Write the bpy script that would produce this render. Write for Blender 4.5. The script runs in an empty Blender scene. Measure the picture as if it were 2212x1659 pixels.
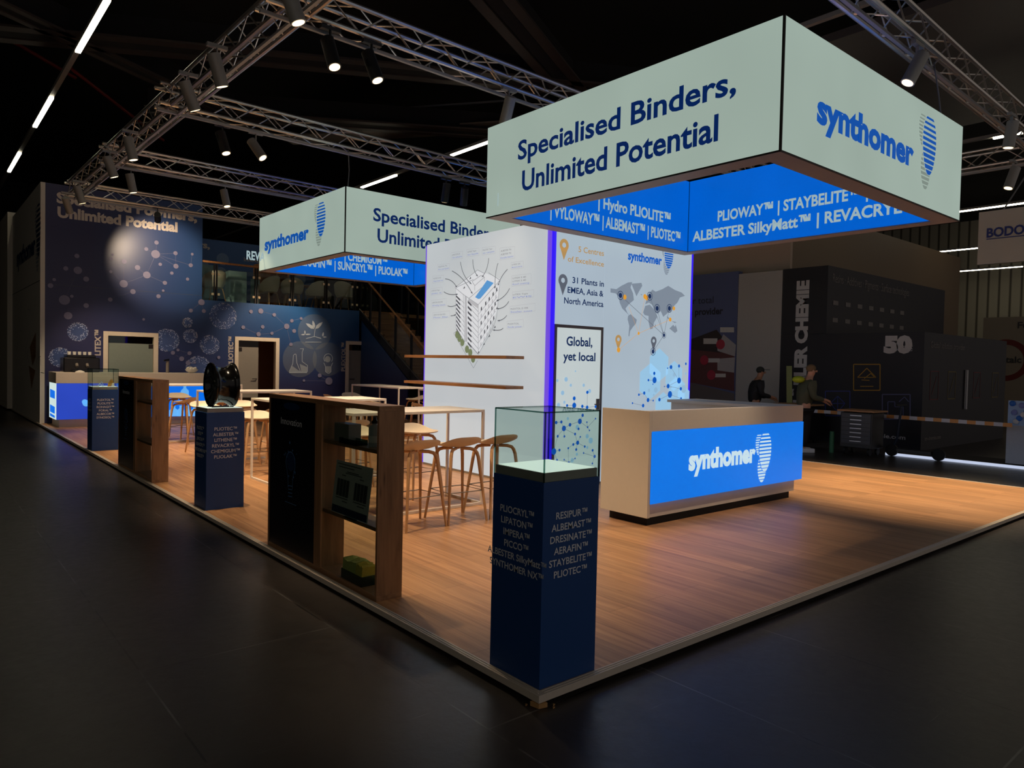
import bpy, math, random
from mathutils import Vector, Matrix
random.seed(7)
S = bpy.context.scene
COL = S.collection
PI = math.pi
# ------------------------------------------------------------------ camera, world, exposure
IMG_W, IMG_H = 2212, 1659
F_PX = 1555.947
CAM = Vector((-2.28122404, -2.46261956, 1.56370884))
YAW, PITCH, ROLL = math.radians(40.09834008), math.radians(-1.59101092), math.radians(1.23358832)
fwd = Vector((math.sin(YAW)*math.cos(PITCH), math.cos(YAW)*math.cos(PITCH), math.sin(PITCH)))
rgt = Vector((math.cos(YAW), -math.sin(YAW), 0)); upv = rgt.cross(fwd)
r2 = rgt*math.cos(ROLL)+upv*math.sin(ROLL); u2 = -rgt*math.sin(ROLL)+upv*math.cos(ROLL)
cd = bpy.data.cameras.new('camera'); co = bpy.data.objects.new('camera', cd); COL.objects.link(co)
m = Matrix((r2, u2, -fwd)).transposed().to_4x4(); m.translation = CAM; co.matrix_world = m
cd.sensor_fit = 'HORIZONTAL'; cd.sensor_width = 36; cd.lens = 36*F_PX/IMG_W; cd.clip_start = .05; cd.clip_end = 200
S.camera = co
S.view_settings.view_transform = 'Standard'; S.view_settings.look = 'None'
S.view_settings.exposure = 0.0; S.view_settings.gamma = 1; S.view_settings.use_curve_mapping = False
w = bpy.data.worlds.new('world'); S.world = w; w.use_nodes = True
w.node_tree.nodes['Background'].inputs[0].default_value = (.9, .8, .75, 1)
w.node_tree.nodes['Background'].inputs[1].default_value = .24
SPOT_GAIN = 2.7          # one dial for the truss spotlights
HALL_STRIP = 14.0         # brightness of the hall's tube lights
F = -.062                # hall floor level; the stand's wooden deck is z = 0

def at(u, v, **k):       # a measured point of the photo carried onto a known plane of the place
    x = (u-IMG_W/2)/F_PX; y = -(v-IMG_H/2)/F_PX
    d = fwd+r2*x+u2*y
    a, val = list(k.items())[0]; i = 'xyz'.index(a)
    t = (val-CAM[i])/d[i]
    return CAM+d*t

# ------------------------------------------------------------------ materials
def lin(c):
    r = []
    for v in c:
        v /= 255.
        r.append(v/12.92 if v <= .04045 else ((v+.055)/1.055)**2.4)
    return tuple(r)+(1,)
MATS = {}
def newmat(name):
    mt = bpy.data.materials.new(name); mt.use_nodes = True; MATS[name] = mt
    return mt, mt.node_tree, mt.node_tree.nodes['Principled BSDF']
def N(nt, t, **k):
    n = nt.nodes.new(t)
    for a, b in k.items():
        if a.startswith('i_'):
            key = a[2:]
            n.inputs[int(key) if key.isdigit() else key.replace('_', ' ')].default_value = b
        else: setattr(n, a, b)
    return n
def pm(name, rgb, rough=.5, metal=0., noise=.06, scale=20., spec=.5, bump=0.):
    mt, nt, b = newmat(name); c = lin(rgb)
    tc = N(nt, 'ShaderNodeTexCoord')
    nz = N(nt, 'ShaderNodeTexNoise', i_Scale=scale, i_Detail=4.); nt.links.new(tc.outputs['Object'], nz.inputs['Vector'])
    rp = N(nt, 'ShaderNodeMapRange'); rp.inputs[3].default_value = 1-noise; rp.inputs[4].default_value = 1+noise
    nt.links.new(nz.outputs[0], rp.inputs[0])
    mx = N(nt, 'ShaderNodeMix', data_type='RGBA', blend_type='MULTIPLY'); mx.inputs[0].default_value = 1
    mx.inputs[6].default_value = c; nt.links.new(rp.outputs[0], mx.inputs[7])
    nt.links.new(mx.outputs[2], b.inputs['Base Color'])
    b.inputs['Roughness'].default_value = rough; b.inputs['Metallic'].default_value = metal
    b.inputs['Specular IOR Level'].default_value = spec
    if bump:
        bp = N(nt, 'ShaderNodeBump', i_Strength=bump, i_Distance=.01); nt.links.new(nz.outputs[0], bp.inputs['Height']); nt.links.new(bp.outputs[0], b.inputs['Normal'])
    return mt
def em(name, rgb, strength=1., var=.05, rough=.35):   # a backlit or glowing surface
    mt, nt, b = newmat(name); c = lin(rgb)
    tc = N(nt, 'ShaderNodeTexCoord')
    nz = N(nt, 'ShaderNodeTexNoise', i_Scale=1.3, i_Detail=1.); nt.links.new(tc.outputs['Object'], nz.inputs['Vector'])
    rp = N(nt, 'ShaderNodeMapRange'); rp.inputs[3].default_value = strength*(1-var); rp.inputs[4].default_value = strength*(1+var)
    nt.links.new(nz.outputs[0], rp.inputs[0]); nt.links.new(rp.outputs[0], b.inputs['Emission Strength'])
    b.inputs['Emission Color'].default_value = c
    b.inputs['Base Color'].default_value = (c[0]*.25+.01, c[1]*.25+.01, c[2]*.25+.01, 1); b.inputs['Roughness'].default_value = rough
    b.inputs['Specular IOR Level'].default_value = .2
    return mt
def glassm(name, tint=(235, 245, 240), refl=.6):
    mt, nt, b = newmat(name)
    out = nt.nodes['Material Output']
    tr = N(nt, 'ShaderNodeBsdfTransparent'); tr.inputs[0].default_value = lin(tint)
    gl = N(nt, 'ShaderNodeBsdfGlossy'); gl.inputs['Roughness'].default_value = .02
    lw = N(nt, 'ShaderNodeLayerWeight'); pw = N(nt, 'ShaderNodeMath', operation='POWER'); pw.inputs[1].default_value = 5.; nt.links.new(lw.outputs['Facing'], pw.inputs[0])
    mu = N(nt, 'ShaderNodeMath', operation='MULTIPLY_ADD'); mu.inputs[1].default_value = refl*.6; mu.inputs[2].default_value = .025; nt.links.new(pw.outputs[0], mu.inputs[0])
    ms = N(nt, 'ShaderNodeMixShader'); nt.links.new(mu.outputs[0], ms.inputs[0]); nt.links.new(tr.outputs[0], ms.inputs[1]); nt.links.new(gl.outputs[0], ms.inputs[2])
    nt.links.new(ms.outputs[0], out.inputs[0]); return mt
def sheer(name, rgb, alpha, emit=0.):       # printed tint that lets the print below show through
    mt, nt, b = newmat(name); b.inputs['Base Color'].default_value = lin(rgb); b.inputs['Alpha'].default_value = alpha
    b.inputs['Roughness'].default_value = .6
    if emit: b.inputs['Emission Color'].default_value = lin(rgb); b.inputs['Emission Strength'].default_value = emit
    return mt

def wood(name, c1, c2, axis='Z', rough=.5, scale=1., knots=True):
    mt, nt, b = newmat(name)
    tc = N(nt, 'ShaderNodeTexCoord'); mp = N(nt, 'ShaderNodeMapping')
    sc = {'X': (.8, 9, 9), 'Y': (9, .8, 9), 'Z': (9, 9, .8)}[axis]
    mp.inputs['Scale'].default_value = tuple(v*scale for v in sc); nt.links.new(tc.outputs['Object'], mp.inputs['Vector'])
    nz = N(nt, 'ShaderNodeTexNoise', i_Scale=2.2, i_Detail=9., i_Roughness=.62, i_Distortion=.35); nt.links.new(mp.outputs[0], nz.inputs['Vector'])
    cr = N(nt, 'ShaderNodeValToRGB'); cr.color_ramp.elements[0].position = .32; cr.color_ramp.elements[1].position = .68
    cr.color_ramp.elements[0].color = lin(c1); cr.color_ramp.elements[1].color = lin(c2); nt.links.new(nz.outputs[0], cr.inputs[0])
    col = cr.outputs[0]
    if knots:
        mp2 = N(nt, 'ShaderNodeMapping'); mp2.inputs['Scale'].default_value = {'X': (1, 6, 6), 'Y': (6, 1, 6), 'Z': (6, 6, 1)}[axis]; nt.links.new(tc.outputs['Object'], mp2.inputs['Vector'])
        vo = N(nt, 'ShaderNodeTexVoronoi', i_Scale=2.6, i_Randomness=1.); nt.links.new(mp2.outputs[0], vo.inputs['Vector'])
        r2_ = N(nt, 'ShaderNodeValToRGB'); r2_.color_ramp.elements[0].position = .0; r2_.color_ramp.elements[1].position = .16
        r2_.color_ramp.elements[0].color = (.25, .2, .16, 1); r2_.color_ramp.elements[1].color = (1, 1, 1, 1); nt.links.new(vo.outputs[0], r2_.inputs[0])
        mx = N(nt, 'ShaderNodeMix', data_type='RGBA', blend_type='MULTIPLY'); mx.inputs[0].default_value = .8
        nt.links.new(col, mx.inputs[6]); nt.links.new(r2_.outputs[0], mx.inputs[7]); col = mx.outputs[2]
    nt.links.new(col, b.inputs['Base Color']); b.inputs['Roughness'].default_value = rough
    return mt

def plank_floor():
    mt, nt, b = newmat('oak_laminate')
    tc = N(nt, 'ShaderNodeTexCoord'); mp = N(nt, 'ShaderNodeMapping'); mp.inputs['Rotation'].default_value = (0, 0, PI/2)
    nt.links.new(tc.outputs['Object'], mp.inputs['Vector'])
    br = N(nt, 'ShaderNodeTexBrick', offset=.37, i_Scale=1., i_Brick_Width=1.6, i_Row_Height=.19, i_Mortar_Size=.0018, i_Bias=0.)
    br.inputs['Color1'].default_value = (.84, .84, .84, 1); br.inputs['Color2'].default_value = (1.12, 1.1, 1.08, 1); br.inputs['Mortar'].default_value = (.5, .45, .42, 1)
    nt.links.new(mp.outputs[0], br.inputs['Vector'])
    mp2 = N(nt, 'ShaderNodeMapping'); mp2.inputs['Scale'].default_value = (22, .9, 1); nt.links.new(tc.outputs['Object'], mp2.inputs['Vector'])
    nz = N(nt, 'ShaderNodeTexNoise', i_Scale=1., i_Detail=8., i_Roughness=.65, i_Distortion=.6); nt.links.new(mp2.outputs[0], nz.inputs['Vector'])
    cr = N(nt, 'ShaderNodeValToRGB'); e = cr.color_ramp.elements; e[0].position = .3; e[1].position = .7
    e[0].color = lin((148, 104, 68)); e[1].color = lin((196, 150, 106)); nt.links.new(nz.outputs[0], cr.inputs[0])
    mx = N(nt, 'ShaderNodeMix', data_type='RGBA', blend_type='MULTIPLY'); mx.inputs[0].default_value = 1
    nt.links.new(cr.outputs[0], mx.inputs[6]); nt.links.new(br.outputs[0], mx.inputs[7])
    mp3 = N(nt, 'ShaderNodeMapping'); mp3.inputs['Scale'].default_value = (7, 2.2, 1); nt.links.new(tc.outputs['Object'], mp3.inputs['Vector'])
    vo = N(nt, 'ShaderNodeTexVoronoi', i_Scale=1.1); nt.links.new(mp3.outputs[0], vo.inputs['Vector'])
    kr = N(nt, 'ShaderNodeValToRGB'); kr.color_ramp.elements[1].position = .11; kr.color_ramp.elements[0].color = (.45, .4, .36, 1); kr.color_ramp.elements[1].color = (1, 1, 1, 1)
    nt.links.new(vo.outputs[0], kr.inputs[0])
    mk = N(nt, 'ShaderNodeMix', data_type='RGBA', blend_type='MULTIPLY'); mk.inputs[0].default_value = .7
    nt.links.new(mx.outputs[2], mk.inputs[6]); nt.links.new(kr.outputs[0], mk.inputs[7])
    nt.links.new(mk.outputs[2], b.inputs['Base Color'])
    b.inputs['Roughness'].default_value = .42; b.inputs['Specular IOR Level'].default_value = .35
    return mt

def hall_floor():
    mt, nt, b = newmat('worn_black_floor')
    tc = N(nt, 'ShaderNodeTexCoord')
    big = N(nt, 'ShaderNodeTexNoise', i_Scale=.7, i_Detail=6., i_Roughness=.6); nt.links.new(tc.outputs['Object'], big.inputs['Vector'])
    fine = N(nt, 'ShaderNodeTexNoise', i_Scale=14., i_Detail=8., i_Roughness=.7); nt.links.new(tc.outputs['Object'], fine.inputs['Vector'])
    cr = N(nt, 'ShaderNodeValToRGB'); cr.color_ramp.elements[0].position = .3; cr.color_ramp.elements[1].position = .75
    cr.color_ramp.elements[0].color = (.018, .015, .014, 1); cr.color_ramp.elements[1].color = (.05, .04, .035, 1); nt.links.new(big.outputs[0], cr.inputs[0])
    mp = N(nt, 'ShaderNodeMapping'); mp.inputs['Rotation'].default_value = (0, 0, PI/2); mp.inputs['Location'].default_value = (0, 1.36+.0, 0); nt.links.new(tc.outputs['Object'], mp.inputs['Vector'])
    br = N(nt, 'ShaderNodeTexBrick', offset=.5, i_Scale=1., i_Brick_Width=3.1, i_Row_Height=1.06, i_Mortar_Size=.006, i_Mortar_Smooth=.5)
    br.inputs['Color1'].default_value = (0, 0, 0, 1); br.inputs['Color2'].default_value = (0, 0, 0, 1); br.inputs['Mortar'].default_value = (1, 1, 1, 1)
    nt.links.new(mp.outputs[0], br.inputs['Vector'])
    mskn = N(nt, 'ShaderNodeTexNoise', i_Scale=1.7, i_Detail=3.); nt.links.new(tc.outputs['Object'], mskn.inputs['Vector'])
    mr = N(nt, 'ShaderNodeMapRange'); mr.inputs[1].default_value = .42; mr.inputs[2].default_value = .62; mr.inputs[3].default_value = -.6; mr.inputs[4].default_value = 1; nt.links.new(mskn.outputs[0], mr.inputs[0])
    mm = N(nt, 'ShaderNodeMath', operation='MULTIPLY'); nt.links.new(br.outputs[0], mm.inputs[0]); nt.links.new(mr.outputs[0], mm.inputs[1])
    sm = N(nt, 'ShaderNodeMath', operation='MULTIPLY'); sm.inputs[1].default_value = .10; nt.links.new(mm.outputs[0], sm.inputs[0])
    # scuffs: stretched noise in two directions, thresholded to thin pale scratches
    tot = sm.outputs[0]
    for ang, th in ((.5, .735), (-.9, .745), (1.9, .75)):
        ms = N(nt, 'ShaderNodeMapping'); ms.inputs['Rotation'].default_value = (0, 0, ang); ms.inputs['Scale'].default_value = (.9, 34, 1); nt.links.new(tc.outputs['Object'], ms.inputs['Vector'])
        sn = N(nt, 'ShaderNodeTexNoise', i_Scale=1.6, i_Detail=3., i_Distortion=.5); nt.links.new(ms.outputs[0], sn.inputs['Vector'])
        rr = N(nt, 'ShaderNodeMapRange'); rr.inputs[1].default_value = th; rr.inputs[2].default_value = th+.06; rr.inputs[4].default_value = .07; nt.links.new(sn.outputs[0], rr.inputs[0])
        ad = N(nt, 'ShaderNodeMath', operation='ADD'); nt.links.new(tot, ad.inputs[0]); nt.links.new(rr.outputs[0], ad.inputs[1]); tot = ad.outputs[0]
    ac = N(nt, 'ShaderNodeMix', data_type='RGBA', blend_type='ADD'); ac.inputs[0].default_value = 1; nt.links.new(cr.outputs[0], ac.inputs[6]); nt.links.new(tot, ac.inputs[7])
    nt.links.new(ac.outputs[2], b.inputs['Base Color'])
    rg = N(nt, 'ShaderNodeMapRange'); rg.inputs[3].default_value = .26; rg.inputs[4].default_value = .46; nt.links.new(fine.outputs[0], rg.inputs[0]); nt.links.new(rg.outputs[0], b.inputs['Roughness'])
    bp = N(nt, 'ShaderNodeBump', i_Strength=.09, i_Distance=.02); nt.links.new(fine.outputs[0], bp.inputs['Height']); nt.links.new(bp.outputs[0], b.inputs['Normal'])
    b.inputs['Specular IOR Level'].default_value = .5
    return mt

def navy_lit_print():        # printed backdrop with lamp light mixed into its gradient: navy towards the left and the foot, royal blue to the upper right
    mt, nt, b = newmat('navy_lit_wall_print')
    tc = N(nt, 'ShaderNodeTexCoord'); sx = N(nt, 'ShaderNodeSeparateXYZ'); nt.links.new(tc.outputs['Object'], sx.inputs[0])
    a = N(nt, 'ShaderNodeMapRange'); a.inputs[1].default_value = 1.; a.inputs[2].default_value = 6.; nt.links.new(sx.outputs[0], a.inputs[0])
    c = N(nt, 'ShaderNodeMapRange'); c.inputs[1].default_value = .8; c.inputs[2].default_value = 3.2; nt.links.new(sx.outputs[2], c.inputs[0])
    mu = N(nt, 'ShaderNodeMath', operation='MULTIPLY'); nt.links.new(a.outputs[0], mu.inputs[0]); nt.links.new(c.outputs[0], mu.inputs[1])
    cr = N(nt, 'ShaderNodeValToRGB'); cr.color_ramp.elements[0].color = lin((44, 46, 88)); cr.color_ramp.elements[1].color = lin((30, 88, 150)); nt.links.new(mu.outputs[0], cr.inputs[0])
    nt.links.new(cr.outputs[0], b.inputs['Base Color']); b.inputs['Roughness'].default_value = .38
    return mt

def corrugated():
    mt, nt, b = newmat('corrugated_wall')
    tc = N(nt, 'ShaderNodeTexCoord'); mp = N(nt, 'ShaderNodeMapping'); nt.links.new(tc.outputs['Object'], mp.inputs[0])
    wv = N(nt, 'ShaderNodeTexWave', bands_direction='Y', i_Scale=.55, i_Distortion=0.); nt.links.new(mp.outputs[0], wv.inputs['Vector'])
    cr = N(nt, 'ShaderNodeValToRGB'); cr.color_ramp.elements[0].position = .0; cr.color_ramp.elements[1].position = .2
    cr.color_ramp.elements[0].color = (.08, .07, .05, 1); cr.color_ramp.elements[1].color = (.42, .38, .3, 1); nt.links.new(wv.outputs[0], cr.inputs[0])
    nt.links.new(cr.outputs[0], b.inputs['Base Color']); b.inputs['Roughness'].default_value = .6
    return mt

plank_floor(); hall_floor(); navy_lit_print(); corrugated()
pm('edge_trim', (196, 186, 172), .4); pm('recess_black', (8, 8, 9), .8)
em('sign_white', (150, 167, 157), 1.0, .10); em('sign_blue', (0, 92, 196), 1.0, .12); em('sign_text', (0, 40, 105), .6, .02); em('sign_logo_blue', (0, 78, 168), .9, .02)
em('sign_logo_grey', (122, 136, 128), .95, .02); em('sign_pale_text', (150, 172, 176), 1., .03); pm('sign_frame', (150, 144, 142), .5); pm('sign_edge', (24, 26, 24), .5)
em('tower_white', (186, 192, 196), .95, .05); em('tower_front_white', (163, 178, 190), 1., .06); em('door_white', (186, 196, 196), 1., .04)
em('led_violet', (104, 70, 204), 1.1, .04); em('led_blue', (46, 22, 222), 1.2, .04)
pm('alu_grey', (120, 112, 104), .4); pm('print_navy', (22, 48, 92), .6); pm('print_grey', (70, 74, 84), .7); pm('print_light_grey', (150, 156, 164), .7)
em('print_gold', (190, 150, 92), .8, .02); em('map_grey', (122, 134, 148), 1., .02); em('dot_blue', (0, 88, 190), .9, .02); em('dot_pale', (140, 178, 206), 1., .02); em('ink_navy', (24, 48, 92), .8, .02); em('ink_grey', (92, 98, 110), .9, .02)
em('ink_line', (120, 132, 150), .9, .02); em('sketch_grey', (128, 130, 136), 1., .02); em('sketch_light', (166, 168, 174), 1., .02); em('sketch_pale', (204, 208, 214), .95, .02); em('sketch_dark', (70, 72, 80), .9, .02); em('pool_blue', (80, 140, 196), 1., .06); em('bush_green', (112, 124, 92), .9, .05)
em('sketch_blue_text', (130, 140, 186), 1., .02); em('map_orange', (214, 150, 50), 1., .02); em('hexagon_pale', (146, 190, 220), 1., .03)
wood('shelf_oak', (122, 88, 58), (164, 122, 84), 'Z'); wood('shelf_oak_flat', (122, 88, 58), (164, 122, 84), 'Y', knots=False); wood('tower_shelf_wood', (128, 86, 50), (160, 112, 70), 'Y', knots=False); wood('leg_oak', (176, 132, 88), (206, 164, 118), 'Z', knots=False, rough=.45)
wood('stair_oak', (150, 104, 62), (184, 136, 88), 'X', knots=False); wood('rail_oak', (160, 108, 64), (190, 136, 86), 'Y', knots=False)
pm('counter_cream', (206, 196, 182), .45, noise=.03); em('counter_blue', (0, 112, 222), 1., .06); em('counter_text', (190, 216, 228), 1., .02); em('counter_inside', (190, 190, 176), .35, .03)
pm('plinth_blue', (16, 66, 128), .5, noise=.04, scale=200); pm('plinth_text', (214, 218, 224), .5); pm('plinth_cap', (150, 146, 138), .45); em('plinth_glow', (222, 236, 220), .95, .03)
glassm('acrylic', (240, 246, 244), .55); glassm('acrylic_edge', (150, 178, 172), .8); glassm('window_glass', (228, 236, 230), .8); glassm('clear_glass', (225, 232, 228), .9)
pm('screen_black', (6, 10, 20), .22, spec=.35); pm('screen_text', (196, 200, 206), .4); pm('screen_glow', (70, 120, 176), .4); pm('screen_halo', (14, 44, 84), .3)
pm('seat_cream', (214, 196, 170), .45, noise=.03); pm('wire_steel', (140, 132, 120), .3, .9); pm('table_white', (222, 212, 198), .42, noise=.03)
pm('rim_black', (14, 14, 15), .16, .35); pm('rim_spoke', (150, 152, 150), .16, .95); pm('paper', (196, 196, 190), .6); pm('paper_ink', (60, 62, 66), .6); pm('paper_navy', (24, 40, 78), .6)
pm('foam_yellow', (214, 196, 70), .8, noise=.2, scale=60); pm('foam_green', (190, 196, 104), .8, noise=.2, scale=60); pm('bottle_grey', (176, 180, 182), .3); pm('white_plastic', (226, 222, 214), .4); pm('plaster', (214, 210, 196), .7)
pm('truss_alu', (196, 190, 182), .32, .85, noise=.05); pm('rail_grey', (150, 150, 150), .45, .3); pm('lamp_grey', (140, 138, 134), .45, .2); pm('lamp_black', (20, 20, 22), .5)
em('lamp_glow', (255, 222, 170), 3.2, .1); em('lamp_dull', (255, 190, 120), 1.1, .1); em('tube_glow', (255, 244, 214), HALL_STRIP, .02); pm('tube_body', (150, 146, 140), .5)
pm('steel_dark', (58, 48, 44), .6, .2, noise=.15, scale=6); pm('ceiling_black', (14, 12, 12), .9); pm('pipe_red', (120, 26, 24), .5); pm('beam_mark', (200, 195, 180), .7); pm('mesh_steel', (96, 84, 76), .5, .3); pm('duct_grey', (92, 88, 88), .6, noise=.08, scale=3); pm('galvanised', (120, 120, 124), .4, .6)
pm('white_wall', (206, 200, 190), .6, noise=.03, scale=3); pm('wall_white_return', (214, 206, 190), .6); pm('wall_text', (196, 186, 180), .5); pm('net_dot', (120, 118, 150), .6); pm('net_dot_pale', (110, 136, 176), .6); sheer('net_line', (150, 150, 190), .22); sheer('icon_disc', (150, 160, 170), .2); pm('icon_white', (170, 182, 200), .6); sheer('icon_haze', (190, 200, 214), .42); pm('ball_speck', (176, 180, 206), .6); sheer('ball_fill', (90, 120, 190), .45)
pm('door_frame_white', (222, 208, 190), .5); pm('frosted_green', (128, 138, 130), .35); pm('frosted_grey', (138, 132, 124), .35); pm('room_brown', (150, 96, 56), .6); pm('hinge_dark', (52, 46, 44), .4, .5)
pm('chair_white', (214, 206, 190), .4); pm('cyan_panel', (150, 184, 190), .5); pm('post_dark', (44, 42, 42), .4, .6); pm('clamp_bright', (220, 190, 150), .25, .8); pm('stringer_grey', (110, 104, 92), .35, .7); pm('stringer_dark', (40, 38, 36), .4, .5)
pm('booth_black', (30, 28, 36), .55, noise=.05, scale=4); pm('booth_black_deep', (17, 16, 21), .55); pm('booth_white', (176, 172, 168), .6, noise=.03); pm('booth_text', (200, 198, 200), .6); pm('booth_grey_text', (120, 114, 112), .6); pm('icon_gold', (176, 134, 44), .6); pm('icon_blue', (52, 64, 138), .6); pm('icon_lilac', (96, 98, 140), .6); pm('icon_red', (104, 30, 40), .6); pm('icon_olive', (112, 96, 36), .6)
pm('poster_blue', (90, 100, 142), .6, noise=.08, scale=2); pm('poster_text', (40, 40, 54), .6); pm('brick_red', (104, 62, 62), .7, noise=.1); pm('roof_dark', (56, 48, 50), .7); pm('gable_white', (176, 172, 174), .6); pm('label_white', (206, 202, 200), .6); pm('road_grey', (110, 100, 98), .7, noise=.08); pm('magnifier_red', (176, 50, 72), .5); pm('beige_wall', (176, 156, 138), .6); pm('taupe_band', (116, 98, 78), .6)
pm('tape_white', (205, 205, 215), .5); pm('tape_orange', (214, 150, 84), .5); pm('cart_black', (22, 22, 26), .4); pm('cart_drawer', (52, 54, 64), .4); pm('cart_silver', (186, 188, 198), .3, .6); pm('red_paint', (130, 26, 28), .5); pm('cart_top', (176, 132, 92), .6); pm('rubber', (18, 18, 20), .7); pm('scooter_blue', (36, 52, 72), .4, .4)
pm('skin', (196, 146, 122), .5, noise=.04); pm('skin_tan', (172, 124, 96), .5, noise=.04); pm('hoodie_olive', (76, 80, 64), .8, noise=.1, scale=30); pm('hood_lime', (176, 190, 40), .7); pm('jacket_black', (20, 20, 26), .7, noise=.1, scale=30); pm('trouser_black', (16, 16, 20), .8); pm('hair_fair', (120, 96, 70), .8, noise=.2, scale=80); pm('cap_dark', (42, 46, 44), .8); pm('shoe_white', (214, 214, 218), .5); pm('shoe_black', (22, 22, 24), .5); pm('beard_dark', (60, 48, 42), .8)
pm('roll_green', (52, 112, 80), .5); pm('leaf_brown', (44, 40, 30), .8, noise=.3, scale=20); pm('timber_green', (150, 158, 104), .7); wood('timber_tan', (140, 112, 86), (168, 138, 108), 'Z', knots=False); pm('foam_black', (14, 14, 15), .8)
pm('ring_red', (112, 40, 36), .6); em('led_strip_white', (190, 200, 224), 1.0, .05); pm('far_grey', (150, 138, 124), .6); pm('molecule_blue', (30, 100, 190), .5); pm('molecule_pale', (150, 180, 220), .5); pm('molecule_lilac', (120, 130, 190), .5); pm('counter_grey', (164, 168, 176), .5); pm('carpet_grey', (58, 52, 50), .9); em('bar_blue', (0, 106, 226), 1., .12); em('bar_indigo', (38, 70, 190), .9, .12); em('bar_white', (206, 226, 222), .95, .04); em('bar_glass', (96, 170, 236), 1., .2); pm('black_gloss', (10, 10, 12), .25); pm('wood_chip', (170, 130, 80), .7); pm('gold_leaf', (206, 148, 48), .4)
M = MATS
# ------------------------------------------------------------------ building helpers
def V3(*a): return Vector(a)
X_, Y_, Z_ = Vector((1, 0, 0)), Vector((0, 1, 0)), Vector((0, 0, 1))
def tag(o, label, cat, group=None, kind=None):
    if label: o['label'] = label
    if cat: o['category'] = cat
    if group: o['group'] = group
    if kind: o['kind'] = kind
    return o
def thing(name, label, cat, loc=(0, 0, 0), group=None, rz=0., kind=None):
    o = bpy.data.objects.new(name, None); COL.objects.link(o); o.empty_display_size = .1
    o.location = loc; o.rotation_euler = (0, 0, rz)
    return tag(o, label, cat, group, kind)
def frame_of(o):
    mt = Matrix.Identity(4)
    while o is not None:
        mt = (Matrix.Translation(o.location) @ o.rotation_euler.to_matrix().to_4x4()) @ mt; o = o.parent
    return mt
class MB:
    def __init__(s): s.v = []; s.f = []; s.mi = []; s.k = 0
    def mat(s, k): s.k = k; return s
    def add(s, vs, fs):
        n = len(s.v); s.v += [Vector(v) for v in vs]
        for f in fs: s.f.append([n+i for i in f]); s.mi.append(s.k)
        return s
    def box(s, x0, x1, y0, y1, z0, z1):
        vs = [(x, y, z) for z in (z0, z1) for y in (y0, y1) for x in (x0, x1)]
        return s.add(vs, [(0, 2, 3, 1), (4, 5, 7, 6), (0, 1, 5, 4), (2, 6, 7, 3), (0, 4, 6, 2), (1, 3, 7, 5)])
    def obox(s, c, a, b, d):              # centre, three half-axis vectors
        c, a, b, d = map(Vector, (c, a, b, d))
        vs = [c+a*i+b*j+d*k for k in (-1, 1) for j in (-1, 1) for i in (-1, 1)]
        return s.add(vs, [(0, 2, 3, 1), (4, 5, 7, 6), (0, 1, 5, 4), (2, 6, 7, 3), (0, 4, 6, 2), (1, 3, 7, 5)])
    def bar(s, p0, p1, w, h, up=Z_):
        p0, p1 = Vector(p0), Vector(p1); d = (p1-p0); a = d.normalized(); side = a.cross(up)
        if side.length < 1e-4: side = a.cross(X_)
        side.normalize(); u = side.cross(a)
        return s.obox((p0+p1)/2, d/2, side*w/2, u*h/2)
    def ring(s, c, n, r, seg, ry=None, ref=None):
        n = Vector(n).normalized(); a = ref or (Z_ if abs(n.z) < .9 else X_)
        x = a.cross(n).normalized(); y = n.cross(x)
        return [Vector(c)+x*math.cos(2*PI*i/seg)*r+y*math.sin(2*PI*i/seg)*(ry or r) for i in range(seg)]
    def loft(s, rings, cap0=True, cap1=True):
        n = len(rings[0]); vs = [v for r in rings for v in r]; fs = []
        for k in range(len(rings)-1):
            for i in range(n): j = (i+1) % n; fs.append((k*n+i, k*n+j, (k+1)*n+j, (k+1)*n+i))
        if cap0: fs.append(tuple(range(n-1, -1, -1)))
        if cap1: fs.append(tuple((len(rings)-1)*n+i for i in range(n)))
        return s.add(vs, fs)
    def cyl(s, p0, p1, r, seg=10, r1=None):
        n = Vector(p1)-Vector(p0)
        return s.loft([s.ring(p0, n, r, seg), s.ring(p1, n, r if r1 is None else r1, seg)])
    def pipe(s, pts, r, seg=8, closed=False):
        pts = [Vector(p) for p in pts]; rs = r if isinstance(r, (list, tuple)) else [r]*len(pts); rings = []; x = None
        for i, p in enumerate(pts):
            a = pts[i-1] if (i > 0 or closed) else p; b = pts[(i+1) % len(pts)] if (i < len(pts)-1 or closed) else p
            t = (b-a).normalized()
            if x is None: q = Z_ if abs(t.z) < .9 else X_; x = q.cross(t).normalized()
            else: x = (x-t*x.dot(t)).normalized()
            y = t.cross(x); rings.append([p+x*math.cos(2*PI*k/seg)*rs[i]+y*math.sin(2*PI*k/seg)*rs[i] for k in range(seg)])
        if closed: rings.append(rings[0]); return s.loft(rings, False, False)
        return s.loft(rings)
    def lathe(s, prof, c, axis=Z_, seg=20, cap=True):   # prof: (radius, height along axis)
        axis = Vector(axis).normalized(); c = Vector(c)
        return s.loft([s.ring(c+axis*h, axis, max(r, 1e-4), seg) for r, h in prof], cap, cap)
    def ball(s, c, rx, ry=None, rz=None, seg=12, rings=8):
        ry = ry or rx; rz = rz or rx; c = Vector(c); R = []
        for k in range(rings+1):
            t = PI*k/rings; R.append([c+Vector((rx*math.sin(t)*math.cos(2*PI*i/seg) if 0 < k < rings else 1e-4*math.cos(2*PI*i/seg), ry*math.sin(t)*math.sin(2*PI*i/seg) if 0 < k < rings else 1e-4*math.sin(2*PI*i/seg), -rz*math.cos(t))) for i in range(seg)])
        return s.loft(R)
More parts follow.
